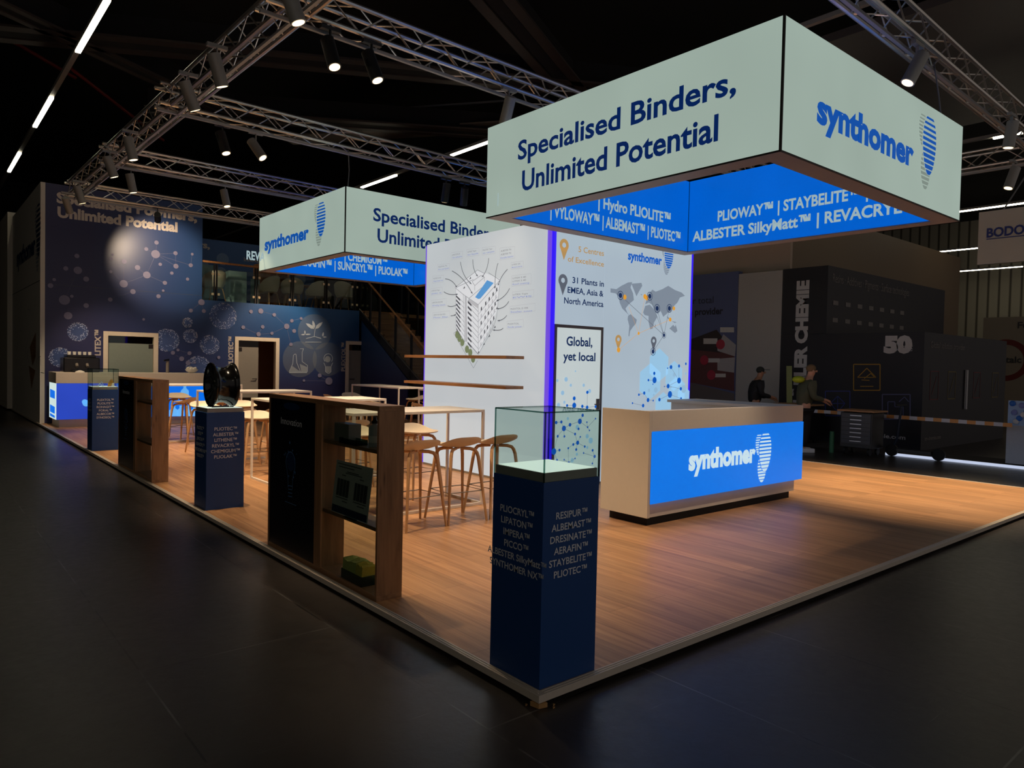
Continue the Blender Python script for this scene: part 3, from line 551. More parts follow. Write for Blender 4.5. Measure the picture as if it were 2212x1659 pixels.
hanging_sign(x0, y0, z0, 3.45, 3.42, .985, 'square hanging light box farther back between the middle trusses', ((x0, P.y, P.z), P.y-Q.y, .20, (x0, S2(694, 470).y, 3.80), .56, LEFTF),
    [('Specialised Binders,', (at(806, 476, y=y0).x, y0, at(806, 476, y=y0).z), .19, 2.45, FRONT), ('Unlimited Potential', (at(815, 522, y=y0).x, y0, at(815, 522, y=y0).z), .20, 2.3, FRONT)],
    [('DRESIN\u2122 | AERAFIN\u2122 | CHEMIGUM\u2122', (at(832, 570, y=10.71).x-2.45, 10.71, at(832, 572, y=10.71).z), .15, 2.5, FRONT), ('REVACRYL\u2122 | AERAFIN\u2122 | SUNCRYL\u2122 | PLIOLAK\u2122', (at(880, 597, y=10.71).x-3.4, 10.71, at(880, 598, y=10.71).z), .15, 3.4, FRONT),
     ('PLEXTOL\u2122 | RESIPUR\u2122', (6.02, at(904, 598, x=6.02).y, at(904, 598, x=6.02).z), .15, 1.6, LEFTF)])

# ------------------------------------------------------------------ reception counter
rc = thing('reception_counter', 'cream L-shaped reception counter with a glowing blue front panel', 'reception counter', (4.7, 2.3, 0))
MB().box(3.223, 3.262, 1.996, 2.614, .09, 1.135).build('side_panel', 'counter_cream', rc, bevel=.002)
MB().box(3.262, 6.165, 1.996, 2.09, .935, 1.135).box(6.105, 6.165, 2.09, 3.55, .10, 1.10).build('fascia', 'counter_cream', rc, bevel=.002)
MB().box(3.262, 6.06, 2.03, 2.10, .085, .225).build('plinth', 'counter_cream', rc)
MB().box(3.30, 6.0, 2.06, 2.55, 0, .085).build('recessed_foot', 'recess_black', rc)
MB().box(3.262, 6.17, 1.99, 2.07, .225, .932).build('light_panel', 'counter_blue', rc)
MB().box(3.262, 6.12, 2.09, 2.614, .76, .79).build('desk_top', 'counter_cream', rc)
MB().box(5.52, 6.17, 2.09, 3.57, 1.10, 1.135).build('side_worktop', 'counter_cream', rc, bevel=.002)
MB().box(5.56, 6.105, 2.62, 3.53, .09, 1.10).build('side_cabinet', 'counter_cream', rc)
MB().box(3.264, 6.10, 2.092, 2.1, .80, 1.10).build('inner_lining', 'counter_inside', rc)
q = MB(); letter(q, 'synthomer', (3.856, 1.987, .518), RU, Z_, .195, 1.25, bold=.05); q.build('wordmark', 'counter_text', rc)
emblem(rc, (5.305, 1.988, .615), RU, RN, .46, 'counter_text', 'counter_text')

# ------------------------------------------------------------------ display plinths along the aisle edge
PW = .384
def plinth(x, y, label, lines_left, lines_front, cover):
    t = thing('display_plinth', label, 'display plinth', (x+PW/2, y+PW/2, 0), 'blue display plinths along the aisle edge')
    MB().box(x, x+PW, y, y+PW, 0, 1.0).build('plinth_body', 'plinth_blue', t, bevel=.0015)
    MB().box(x+.008, x+PW-.008, y+.008, y+PW-.008, 1.0, 1.044).build('cap', 'plinth_cap', t, bevel=.001)
    MB().box(x+.018, x+PW-.018, y+.018, y+PW-.018, 1.044, 1.047).build('light_top', 'plinth_glow', t)
    for lines, (u, n), O in ((lines_left, LEFTF, (x, y+PW/2)), (lines_front, FRONT, (x+PW/2, y))):
        q = MB()
        for i, s in enumerate(lines): letter(q, s, Vector((O[0], O[1], .815-i*.0575))+n*.002, u, Z_, .033, None, 'c', .015)
        for v in q.v: pass
        q.build('brand_lettering', 'plinth_text', t)
    if cover:
        a, b, c, d, e = x+.003, x+PW-.003, y+.003, y+PW-.003, .005
        q = MB().box(a, a+e, c, d, 1.001, 1.333).box(b-e, b, c, d, 1.001, 1.333).box(a+e, b-e, c, c+e, 1.001, 1.333).box(a+e, b-e, d-e, d, 1.001, 1.333).box(a, b, c, d, 1.333, 1.339)
        cv = q.build('acrylic_cover', 'acrylic', t)
        q = MB()
        for p, r in (((a, c), (a, d)), ((a, c), (b, c)), ((b, c), (b, d)), ((a, d), (b, d))): q.bar((*p, 1.336), (*r, 1.336), .007, .007)
        for p in ((a, c), (a, d), (b, c), (b, d)): q.bar((*p, 1.0), (*p, 1.336), .006, .006)
        q.build('cover_edge', 'acrylic_edge', cv)
    return t
TM = '\u2122'
plinth(.044, .047, 'blue plinth at the near corner of the deck under an empty clear cover', ['PLIOCRYL'+TM, 'LIPATON'+TM, 'IMPERA'+TM, 'PICCO'+TM, 'ALBESTER SilkyMatt'+TM, 'SYNTHOMER NX'+TM], ['RESIPUR'+TM, 'ALBEMAST'+TM, 'DRESINATE'+TM, 'AERAFIN'+TM, 'STAYBELITE'+TM, 'PLIOTEC'+TM], True)
plinth(.058, 5.124, 'blue plinth carrying the black car wheel rim', ['PLIOTEC'+TM, 'LITEX'+TM, 'LIPATON'+TM, 'REVACRYL'+TM, 'SYNTHOMER NX'+TM, 'PLIOLITE'+TM], ['PLIOTEC'+TM, 'ALBESTER'+TM, 'LITHENE'+TM, 'REVACRYL'+TM, 'CHEMIGUM'+TM, 'PLIOLAK'+TM], False)
plinth(.033, 10.864, 'farthest blue plinth, clear cover over small craft models', ['LITEX'+TM, 'PLIOTEC'+TM, 'LIPATON'+TM, 'REVACRYL'+TM], ['PLEXTOL'+TM, 'PLIOLITE'+TM, 'ROHAGIT'+TM, 'FORAL'+TM, 'ALBECOR'+TM, 'SYNOSOL'+TM], True)
# small models under the far cover
q = MB(); q.pipe([(.12, 10.95, 1.05), (.16, 10.97, 1.10), (.21, 10.99, 1.05)], .006).pipe([(.14, 11.0, 1.05), (.19, 10.98, 1.13), (.23, 11.03, 1.05)], .005); tag(q.build('wire_model', 'molecule_pale'), 'pale bent wire model under the far plinth cover', 'model')
t = thing('gold_model', 'gold leaf-shaped model at the right under the far plinth cover', 'model', (.33, 11.0, 1.047))
q = MB()
for k in range(5):
    a = -.5+k*.28; q.loft([[Vector((.28+.012*k, 10.98+.01*k, 1.049))+Vector((math.cos(j*PI/2)*.004, math.sin(j*PI/2)*.008, 0)) for j in range(4)], [Vector((.30+.012*k, 10.98, 1.10))+Vector((math.cos(j*PI/2)*.014, math.sin(j*PI/2)*.01, 0)) for j in range(4)], [Vector((.33+a*.04, 10.97, 1.18-.015*abs(k-2)))+Vector((math.cos(j*PI/2)*.002, math.sin(j*PI/2)*.002, 0)) for j in range(4)]])
q.build('leaf', 'gold_leaf', t); MB().lathe([(.035, 0), (.03, .006)], (.31, 10.99, 1.047)).build('base', 'gold_leaf', t)
tag(MB().lathe([(.018, 0), (.018, .05), (.012, .055)], (.35, 10.93, 1.048)).build('jar', 'white_plastic', None, True), 'small white jar in front of the gold model', 'jar')
tag(MB().box(.06, .14, 10.9, 10.96, 1.048, 1.062).build('sample_block', 'white_plastic'), 'flat white sample lying at the left under the far cover', 'sample')

# ------------------------------------------------------------------ car wheel rim on the middle plinth
wc = Vector((.26, 5.30, 1.047+.232)); R_ = .232
ax = Vector((-1, 0, 0)).lerp(Vector((-.94, -.34, 0)), .0).normalized()      # face looks out to the aisle
wr = thing('wheel_rim', 'black multi-spoke car wheel rim standing on the middle plinth', 'wheel rim', (wc.x, wc.y, 1.047))
W2 = .115
q = MB(); prof = [(.205, -W2+.012), (.228, -W2+.006), (.232, -W2), (.232, -W2+.012), (.222, -W2+.02), (.212, -W2+.03), (.205, -W2+.045), (.186, -W2+.075), (.184, .02), (.196, .045), (.205, .06), (.214, .075), (.224, .085), (.226, .10), (.232, .103), (.232, .115), (.22, .112), (.2, .095), (.176, .02), (.178, -W2+.08)]
rings = [q.ring(wc+Vector((1, 0, 0))*h, (1, 0, 0), r, 48) for r, h in prof]; rings.append(rings[0]); q.loft(rings, False, False); q.build('barrel', 'rim_black', wr, True)
q = MB()
for k in range(7):
    for d in (-.13, .13):
        a = 2*PI*k/7+.3; b = a+d; c = a+d*.55
        p0 = wc+Vector((-W2+.055, 0, 0))+(Y_*math.cos(c)+Z_*math.sin(c))*.035; p1 = wc+Vector((-W2+.018, 0, 0))+(Y_*math.cos(b)+Z_*math.sin(b))*.207
        q.bar(p0, p1, .017, .022, up=X_)
q.build('spokes', 'rim_spoke', wr)
q = MB().lathe([(.052, 0), (.052, .03), (.038, .04), (.0, .042)], wc+Vector((-W2+.07, 0, 0)), (-1, 0, 0), 20)
for k in range(5): a = 2*PI*k/5; q.lathe([(.008, 0), (.008, .036)], wc+Vector((-W2+.07, 0, 0))+(Y_*math.cos(a)+Z_*math.sin(a))*.04, (-1, 0, 0), 8)
q.build('hub', 'rim_spoke', wr, True)
q = MB().box(.14, .36, 5.22, 5.24, 1.047, 1.055).box(.14, .36, 5.36, 5.38, 1.047, 1.055); q.build('cradle', 'rim_black', wr)

# ------------------------------------------------------------------ oak shelf units with a dark screen
def shelf_unit(x, y, label, title, glow):
    t = thing('shelf_unit', label, 'shelf unit', (x+.095, y+.92, 0), 'oak shelf units along the aisle edge')
    D, L, H, e = .191, 1.837, 1.273, .034
    MB().box(x, x+D, y, y+L, H-e, H).build('top_board', 'shelf_oak_flat', t, bevel=.0015)
    MB().box(x, x+D, y, y+L, 0, e).build('bottom_board', 'shelf_oak_flat', t, bevel=.0015)
    for a in (y, y+.835, y+L-e+.012): MB().box(x, x+D, a, a+(e if a > y+.1 and a < y+1.5 else e-.012), e, H-e).build('side_board', 'shelf_oak', t)
    MB().box(x, x+.03, y+.869, y+.945, e, H-e).build('screen_stile', 'shelf_oak', t)
    for z in (.447, .957): MB().box(x+.02, x+D, y+.03, y+.835, z, z+.026).build('shelf_board', 'shelf_oak_flat', t)
    sc = MB().box(x+.004, x+.05, y+.945, y+L-.022, e, H-e).build('screen', 'screen_black', t)
    MB().box(x+.05, x+D, y+.869, y+L-.022, e, H-e).build('back_panel', 'shelf_oak', t)
    q = MB().box(x+.012, x+.016, y+.022, y+.835, e, H-e).build('glass_pane', 'clear_glass', t)
    c = y+1.39; n = LN; xx = x+.002
    q = MB(); letter(q, title, (xx, c, 1.04), LU, Z_, .052, .40, 'c', .01); q.build('screen_lettering', 'screen_text', sc)
    q = MB(); Cz = .74
    ringf(q, (xx, c, Cz), LU, Z_, .085, .092, 24, -.8, PI+.8)
    for s in (-1, 1): stroke(q, [(xx, c+s*.064, Cz-.066), (xx, c+s*.045, Cz-.13), (xx, c+s*.042, Cz-.2)], n, .006)
    for k in range(4): stroke(q, [(xx, c-.04, Cz-.18-.028*k), (xx, c+.04, Cz-.185-.028*k)], n, .006)
    stroke(q, [(xx, c-.12, .42), (xx, c+.1, .42)], n, .004)
    for k in range(14): a = random.uniform(0, 2*PI); r = random.uniform(.1, .2); disc(q, (xx, c+math.cos(a)*r*.7, Cz+math.sin(a)*r), LU, Z_, random.uniform(.004, .012), seg=8)
    q.build('screen_picture', 'screen_glow', sc)
    q = MB(); disc(q, (xx+.001, c, Cz+.01), LU, Z_, .075); disc(q, (xx+.001, c, 1.19), LU, Z_, .16, .03); q.build('screen_glow_shape', 'screen_halo', sc)
    return t
shelf_unit(.052, 1.629, 'oak shelf unit nearest the camera with sample shelves', 'Innovation', 1)
shelf_unit(.037, 7.15, 'farther oak shelf unit between the two far plinths', 'Innovation', 1)
# samples in the near shelf unit
b = thing('dropper_bottle', 'grey bottle with a stepped cap on the top shelf of the near shelf unit', 'bottle', (.15, 1.86, .983))
MB().lathe([(.038, 0), (.04, .004), (.04, .13), (.034, .142), (.018, .15), (.018, .158)], (.15, 1.86, .983), seg=20).build('bottle_body', 'bottle_grey', b, True)
MB().lathe([(.021, .158), (.021, .175), (.013, .182), (.011, .20)], (.15, 1.86, .983), seg=16).build('bottle_cap', 'screen_black', b, True)
MB().lathe([(.041, .03), (.041, .075)], (.15, 1.86, .983), seg=20, cap=False).build('bottle_label', 'white_plastic', b, True)
tag(MB().box(.09, .19, 2.12, 2.34, .983, 1.115).build('sample_box', 'frosted_grey', bevel=.004), 'grey ribbed sample block on the top shelf behind the tray', 'sample block')
q = MB().box(.06, .15, 1.95, 2.2, .983, .987)
for a in ((.06, .063, 1.95, 2.2), (.147, .15, 1.95, 2.2), (.06, .15, 1.95, 1.953), (.06, .15, 2.197, 2.2)): q.box(a[0], a[1], a[2], a[3], .983, 1.02)
tag(q.build('sample_tray', 'acrylic_edge'), 'shallow clear tray on the top shelf beside the grey bottle', 'tray')
cdx = thing('information_card', 'white printed card with two dark sample pictures leaning on the middle shelf', 'card', (.1, 2.06, .473))
MB().prism([(.07, 1.80, .476), (.07, 2.33, .476), (.11, 2.33, .845), (.11, 1.80, .845)], (.003, 0, 0)).build('sheet', 'paper', cdx)
cp = lambda y, z, o=.002: Vector((.07+.04*(z-.476)/.369-o, y, z))
def cq(mb, ya, yb, za, zb): mb.face([cp(ya, za), cp(yb, za), cp(yb, zb), cp(ya, zb)])
q = MB(); cq(q, 1.81, 2.32, .482, .53); q.build('footer_band', 'paper_navy', cdx)
q = MB(); cq(q, 2.1, 2.28, .60, .72); cq(q, 1.84, 2.02, .60, .72)
for z, a, b_ in ((.82, 1.95, 2.3), (.80, 2.05, 2.28), (.775, 1.98, 2.15), (.765, 1.93, 2.17), (.745, 2.16, 2.22), (.745, 1.9, 1.96), (.565, 2.1, 2.18), (.565, 1.86, 1.96), (.585, 2.1, 2.28), (.585, 1.84, 2.02)): cq(q, a, b_, z, z+.006)
q.build('card_print', 'paper_ink', cdx)
q = MB()
for a in (2.14, 2.185, 2.235, 1.885, 1.93, 1.98): q.face([cp(a, .60, .003), cp(a+.004, .60, .003), cp(a+.004, .72, .003), cp(a, .72, .003)])
q.build('picture_gaps', 'paper', cdx)
MB().box(.05, .07, 1.94, 2.1, .474, .479).build('card_foot', 'acrylic_edge', cdx)
q = MB(); a, b_, c, d, h0, h1 = .07, .20, 1.86, 2.16, .034, .10
for r in ((a, a+.004, c, d), (b_-.004, b_, c, d), (a, b_, c, c+.004), (a, b_, d-.004, d)): q.box(r[0], r[1], r[2], r[3], h0, h1)
tag(q.build('acrylic_stand', 'acrylic_edge'), 'clear acrylic stand on the bottom board of the near shelf unit', 'display stand')
sp = thing('foam_block', 'yellow and pale green foam on the clear stand', 'foam', (.135, 2.0, .1))
def lump(y0, y1, seed):
    random.seed(seed); q = MB(); n = 7; rings = []
    for i in range(n):
        y = y0+(y1-y0)*i/(n-1); h = .05+random.uniform(0, .03); rings.append([Vector((.075, y, .1)), Vector((.195, y, .1)), Vector((.19+random.uniform(-.01, .0), y, .1+h)), Vector((.135, y, .1+h+random.uniform(0, .02))), Vector((.08, y, .1+h+random.uniform(-.01, .01)))])
    return q.loft(rings)
lump(1.87, 1.96, 3).build('yellow_piece', 'foam_yellow', sp); lump(1.962, 2.15, 5).build('green_piece', 'foam_green', sp); random.seed(11)
# ------------------------------------------------------------------ high tables
def table(x0, x1, y0, y1, label, ends='x'):
    t = thing('high_table', label, 'high table', ((x0+x1)/2, (y0+y1)/2, 0), 'white high tables on the deck')
    MB().box(x0, x1, y0, y1, 1.025, 1.053).build('tabletop', 'table_white', t, bevel=.003)
    e = .026
    for k in (0, 1):
        q = MB()
        if ends == 'x':
            a = x0 if k == 0 else x1-e; q.box(a, a+e, y0, y0+e, 0, 1.025).box(a, a+e, y1-e, y1, 0, 1.025).box(a, a+e, y0+e, y1-e, 0, e)
        else:
            a = y0 if k == 0 else y1-e; q.box(x0, x0+e, a, a+e, 0, 1.025).box(x1-e, x1, a, a+e, 0, 1.025).box(x0+e, x1-e, a, a+e, 0, e)
        q.build('sled_leg', 'table_white', t)
    q = MB()
    if ends == 'x': q.box(x0+e, x1-e, y0, y0+e, 0, e)
    else: q.box(x0, x0+e, y0+e, y1-e, 0, e)
    q.build('floor_rail', 'table_white', t)
table(1.02, 2.625, 3.82, 4.52, 'white high table nearest the camera, in front of the light tower')
table(1.15, 2.75, 6.17, 6.87, 'white high table second from the camera, half hidden by the near shelf unit')
table(1.2, 2.8, 8.64, 9.34, 'white high table third in the left row, seen behind the wheel rim')
table(1.05, 2.72, 11.6, 12.3, 'white high table at the far end of the left row by the bar')
table(5.1, 5.8, 9.75, 11.7, 'white high table standing lengthways beside the foot of the stairs', 'y')
table(5.2, 5.9, 7.2, 9.2, 'white high table mostly hidden behind the light tower', 'y')
# ------------------------------------------------------------------ bar stools
def make_stool():
    t = thing('bar_stool', 'x', 'bar stool', (0, 0, 0), 'cream shell bar stools with wooden legs')
    # shell seat: shallow dish with a raised rim at the back (local -y is the back)
    q = MB(); n, rr = 28, 7; top = []
    def zs(a, r):
        back = max(0., -math.sin(a)); side = abs(math.cos(a)); return .742+r**2.6*(.012+.085*back**1.4+.012*side)
    def xy(a, r):
        ex = .7; c, s = math.cos(a), math.sin(a)
        return (math.copysign(abs(c)**ex, c)*.235*r, math.copysign(abs(s)**ex, s)*.195*r+.0)
    for k in range(1, rr+1):
        r = k/rr; top.append([Vector((*xy(2*PI*i/n, r), zs(2*PI*i/n, r))) for i in range(n)])
    bot = []
    for k in range(rr, 0, -1):
        r = k/rr; bot.append([Vector((xy(2*PI*i/n, r)[0]*.985, xy(2*PI*i/n, r)[1]*.985, zs(2*PI*i/n, r)-.012-.006*(1-r))) for i in range(n)])
    q.loft(top+bot); q.build('seat', 'seat_cream', t, True)
    for sx in (-1, 1):
        for sy in (-1, 1):
            p = [(sx*.03, sy*.03, .715), (sx*.10, sy*.085, .712), (sx*.135, sy*.115, .700), (sx*.152, sy*.13, .672), (sx*.163, sy*.14, .63), (sx*.228, sy*.215, .0)]
            MB().pipe(p, [.016, .017, .0175, .018, .018, .012], 8).build('leg', 'leg_oak', t, True)
    k = .3; a, b = .163+(.228-.163)*(1-k/.63), .14+(.215-.14)*(1-k/.63)
    q = MB().pipe([(-a, -b, k), (a, -b, k), (a, b, k), (-a, b, k)], .0055, 6, closed=True); q.build('footrest', 'wire_steel', t)
    return t
st0 = make_stool(); first = [True]
def stool(x, y, rz, label):
    if first[0]: st0.location = (x, y, 0); st0.rotation_euler = (0, 0, rz); st0['label'] = label; first[0] = False; return st0
    return dup(st0, (x, y, 0), rz, label)
PI_ = PI
for x, y, rz, lb in (
    (1.43, 3.36, .04, 'bar stool with its back to us, just right of the near shelf unit'),
    (1.93, 3.37, -.03, 'middle bar stool of the near row at the nearest high table'),
    (2.42, 3.38, .05, 'bar stool of the near row partly seen through the clear plinth cover'),
    (2.29, 4.66, PI+.12, 'bar stool on the far side of the nearest table, seat facing the tower side'),
    (1.55, 4.70, PI, 'bar stool behind the nearest table, glimpsed through the near shelf unit'),
    (1.34, 5.66, .1, 'bar stool glimpsed low between the middle plinth and the near shelf unit'),
    (1.95, 5.68, 0, 'bar stool hidden by the near shelf unit, in front of the second table'),
    (1.42, 7.35, PI-.1, 'bar stool at the second table, its edge right of the middle plinth'),
    (2.05, 7.36, PI, 'bar stool behind the second table, farther from the aisle'),
    (1.45, 8.16, .2, 'bar stool right of the wheel rim at the third table, nearer seat'),
    (2.05, 8.2, -.1, 'bar stool in front of the third table beside the shelf top'),
    (1.5, 9.85, PI+.2, 'bar stool beyond the third table seen between rim and shelf, left one'),
    (2.1, 9.85, PI-.15, 'bar stool beyond the third table seen between rim and shelf, right one'),
    (1.6, 11.37, .75, 'bar stool left of the middle plinth in front of the glowing bar'),
    (2.25, 11.1, .2, 'bar stool behind the middle plinth near the far table'),
    (1.9, 12.85, PI, 'bar stool on the far side of the last table in the left row'),
    (4.72, 10.2, -PI/2, 'bar stool on the left of the lengthways table, nearer one'),
    (4.70, 10.95, -PI/2+.2, 'bar stool on the left of the lengthways table, middle one'),
    (4.72, 11.75, -PI/2, 'bar stool in front of the third glass door'),
    (6.2, 10.1, PI/2, 'bar stool on the right of the lengthways table, nearer one'),
    (6.2, 10.85, PI/2-.2, 'bar stool on the right of the lengthways table beside the violet corner strip'),
    (6.25, 8.2, PI/2, 'bar stool of the hidden table behind the light tower, right side'),
    (4.82, 8.4, -PI/2, 'bar stool of the hidden table behind the light tower, left side'),
    (5.45, 12.3, PI, 'bar stool at the far end of the lengthways table by the stairs')):
    stool(x, y, rz, lb)
# ------------------------------------------------------------------ glowing bar at the back left
bc = thing('bar_counter', 'cream bar with glowing blue front panels at the foot of the navy wall', 'bar counter', (1.75, 15.9, 0))
BX0, BX1, BY0, BY1 = .15, 3.30, 15.42, 16.45
MB().box(BX0+.07, BX1-.05, BY0+.07, BY1, 0, .172).build('plinth', 'counter_cream', bc)
MB().box(BX0, BX1, BY0, BY1, .945, 1.176).build('top_band', 'counter_cream', bc, bevel=.003)
MB().box(BX0+.02, BX1-.02, BY0+.03, BY1, .172, .945).build('carcass', 'counter_cream', bc)
MB().box(BX0, BX0+.02, BY0+.005, BY1-.12, .172, .945).build('side_light_panel', 'bar_white', bc)
q = MB().mat(0).box(BX0+.01, 1.30, BY0, BY0+.03, .172, .945); q.mat(1).box(1.305, 2.40, BY0, BY0+.03, .172, .945).box(2.405, BX1-.005, BY0, BY0+.03, .172, .945)
q.build('front_light_panel', ['bar_indigo', 'bar_blue'], bc)
q = MB(); n = FRONT[1]
def bq(u, v): p = at(u, v, y=BY0); p.y -= .004; return p
def vessel(mb, u, v0, v1, w):        # printed bottle or flask outline
    a, b = bq(u, v0), bq(u, v1); h = b.z-a.z; W = w
    mb.face([a+X_*-W, a+X_*W, a+X_*W+Z_*h*.55, a+X_*W*.35+Z_*h*.75, a+X_*W*.35+Z_*h, a-X_*W*.35+Z_*h, a-X_*W*.35+Z_*h*.75, a-X_*W+Z_*h*.55])
vessel(q, 399, 860, 831, .09)
for u, w in ((375, .10), (390, .08), (407, .07), (420, .09)): vessel(q, u, 899, 876, w)
disc(q, bq(186, 871), X_, Z_, .07); disc(q, bq(183, 868), X_, Z_, .055)
q.build('glassware_print', 'bar_glass', bc)
q = MB(); P = lambda y, z: Vector((BX0-.004, y, z))
for z0, z1, cl in ((.62, .80, 0), (.30, .46, 0), (.21, .27, 0)): q.face([P(16.2, z0), P(15.52, z0-.01), P(15.52, z1-.02), P(16.2, z1)])
q.build('side_print', 'bar_blue', bc)
cm = thing('coffee_machine', 'black coffee machine on the bar in front of the navy wall', 'coffee machine', (.75, 16.1, 1.176))
MB().box(.35, 1.05, 15.85, 16.35, 1.176, 1.50).build('body', 'black_gloss', cm, bevel=.02); MB().box(.42, .98, 15.9, 16.33, 1.50, 1.56).build('cup_rail', 'black_gloss', cm, bevel=.01); MB().box(.5, .9, 15.72, 15.85, 1.176, 1.22).build('drip_tray', 'black_gloss', cm); MB().cyl((.6, 15.8, 1.3), (.6, 15.86, 1.36), .03).cyl((.8, 15.8, 1.3), (.8, 15.86, 1.36), .03).build('brew_head', 'alu_grey', cm)
q = MB()
for i in range(5): q.lathe([(.035, 0), (.04, .07)], (.50+.1*i, 16.15, 1.56), seg=10)
tag(q.build('stacked_cups', 'white_plastic', None, True), 'row of white cups on top of the black coffee machine', 'cups', kind='stuff')
bp = thing('beer_tap', 'slim steel tap with a black head on the bar', 'tap', (2.5, 16.0, 1.176)); MB().cyl((2.5, 16.0, 1.176), (2.5, 16.0, 1.46), .035, 14).build('column', 'alu_grey', bp, True); MB().obox((2.47, 15.98, 1.48), (.055, 0, .012), (0, .03, 0), (0, 0, .02)).build('head', 'black_gloss', bp)
bw = thing('fruit_bowl', 'pale bowl with something leafy standing on the bar by the wheel rim', 'bowl', (3.05, 16.0, 1.176)); MB().lathe([(.05, 0), (.13, .05), (.15, .09), (.14, .09), (.05, .02)], (3.05, 16.0, 1.176), seg=18).build('bowl', 'white_plastic', bw, True)
q = MB()
for i in range(9): a = i*.7; q.ball((3.05+math.cos(a)*.09, 16+math.sin(a)*.09, 1.275+.012*(i % 3)), .035, .035, .03, 8, 5)
q.build('contents', 'plaster', bw, True)
tag(MB().lathe([(.09, 0), (.09, .02), (.02, .05)], (.62, 15.6, 1.176), seg=16).build('plate', 'white_plastic', None, True), 'small white domed plate on the left end of the bar', 'plate')

# ------------------------------------------------------------------ two-storey back of the stand: navy wall with three glass doors
WY = 16.72
WX0, WXT, WX1, ZL, ZT = .111, 3.49, 7.94, 3.03, 5.396
doors = ((1.272, 2.468), (4.322, 5.526), (7.513, 8.692)); DZ = 2.13
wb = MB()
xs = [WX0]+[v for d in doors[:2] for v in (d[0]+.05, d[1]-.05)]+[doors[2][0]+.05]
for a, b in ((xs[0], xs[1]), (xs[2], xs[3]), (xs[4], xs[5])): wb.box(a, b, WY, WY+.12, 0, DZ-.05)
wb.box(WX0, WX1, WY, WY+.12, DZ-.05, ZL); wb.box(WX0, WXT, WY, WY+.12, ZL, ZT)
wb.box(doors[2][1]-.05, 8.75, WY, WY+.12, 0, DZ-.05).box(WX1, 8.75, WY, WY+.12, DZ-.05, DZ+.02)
nw = struct(wb, 'wall_navy', 'navy_lit_wall_print', 'navy printed wall of the two-storey stand, with slogans and molecule graphics', 'wall')
q = MB().box(WX0, WXT, WY-.001, WY, 3.13, 3.137); q.build('panel_seam', 'print_grey', nw)
Wp = lambda u, v, o=.004: at(u, v, y=WY)-Y_*o
q = MB(); letter(q, 'Specialised Polymers,', (.325, WY-.004, 4.99), RU, Z_, .22, 3.03, bold=.045); letter(q, 'Unlimited Potential', (.343, WY-.004, 4.668), RU, Z_, .22, 2.55, bold=.045); q.build('slogan_lettering', 'wall_text', nw)
q = MB()
for s, u, v, L, cap in (('LITEX'+TM, 217, 768, .60, .115), ('PLIOTEC'+TM, 503, 790, .76, .115), ('PLEXTOL'+TM, 745, 802, .83, .115)):
    O = Wp(u, v); letter(q, s, O, Z_, -X_, cap, L, bold=.03)
q.build('door_name_lettering', 'wall_text', nw)
# molecule network: dots, joining lines and speckled spheres
NET = [(336, 549, .10), (338, 527-3, .05), (316, 538, .045), (379, 547, .05), (415, 549, .035), (380, 575, .06), (346, 571, .04), (412, 573, .05), (371, 590, .04), (297, 578, .06), (317, 594, .085), (268, 565, .055), (267, 613, .09), (239, 587, .035), (356, 611, .05), (405, 603, .04), (287, 630, .06), (168, 584, .085), (166, 553, .05), (142, 580, .05), (186, 603, .06), (117, 604, .035), (109, 617, .055), (139, 648, .11), (147, 682, .085), (186, 660, .055), (155, 640, .035), (238, 647, .05), (240, 559, .04), (243, 550, .03), (342, 640, .05), (435, 653, .08), (412, 671, .05), (440, 672, .05), (310, 690, .03), (542, 673, .05), (563, 672, .07), (592, 680, .05), (619, 705, .075), (630, 693, .05), (635, 715, .055), (567, 706, .05), (525, 707, .05), (558, 722, .06), (587, 720, .045), (628, 744, .05), (650, 688, .04), (459, 803, .07), (406, 784, .06), (409, 763, .05), (420, 783, .03), (384, 756, .035), (392, 775, .06), (373, 762, .05), (472, 772, .04), (710, 823, .11), (690, 811, .06), (656, 822, .035), (352, 628, .03)]
LNK = [(0, 1), (0, 2), (0, 3), (0, 5), (0, 7), (3, 5), (4, 7), (10, 0), (10, 12), (10, 9), (12, 11), (12, 13), (12, 16), (10, 14), (17, 18), (17, 20), (17, 23), (23, 24), (16, 27), (31, 32), (31, 33), (38, 37), (38, 39), (38, 40), (38, 45), (38, 44), (43, 42), (43, 41), (44, 43), (37, 36), (47, 48), (52, 49), (52, 53), (52, 50), (51, 49), (55, 56), (55, 57), (39, 46)]
q = MB(); [disc(q, Wp(u, v, .003+.0003*i), RU, Z_, r, seg=14) for i, (u, v, r) in enumerate(NET)]; q.build('network_dots', 'net_dot', nw)
q = MB(); [stroke(q, [Wp(*NET[a][:2], .002), Wp(*NET[b][:2], .002)], RN, .012) for a, b in LNK]; q.build('network_lines', 'net_line', nw)
f = MB(); s = MB(); random.seed(3)
for u, v, r in ((168, 717, .21), (482, 683, .34), (361, 735, .28), (405, 697, .12), (411, 726, .17), (453, 745, .24), (130, 772, .22), (428, 795, .30)):
    c = Wp(u, v, .005); disc(f, c, RU, Z_, r, seg=24)
    for k in range(int(60+r*420)):
        a = random.uniform(0, 2*PI); d = r*(1-.55*random.random()**2.2); e = random.uniform(.006, .014); p = c+RU*math.cos(a)*d+Z_*math.sin(a)*d-Y_*.001
        s.face([p-RU*e, p-Z_*e, p+RU*e, p+Z_*e*1.3])
f.build('sphere_print', 'ball_fill', nw); s.build('sphere_specks', 'ball_speck', nw)
q = MB()
for i, (u, v, r) in enumerate(((680, 717, .50), (648, 776, .50), (709, 776, .48))): disc(q, Wp(u, v, .004+.0012*i), RU, Z_, r, seg=40)
q.build('picture_discs', 'icon_disc', nw)
q = MB(); I = lambda u, v: Wp(600+u*.16807, 660+v*.16807, .010)
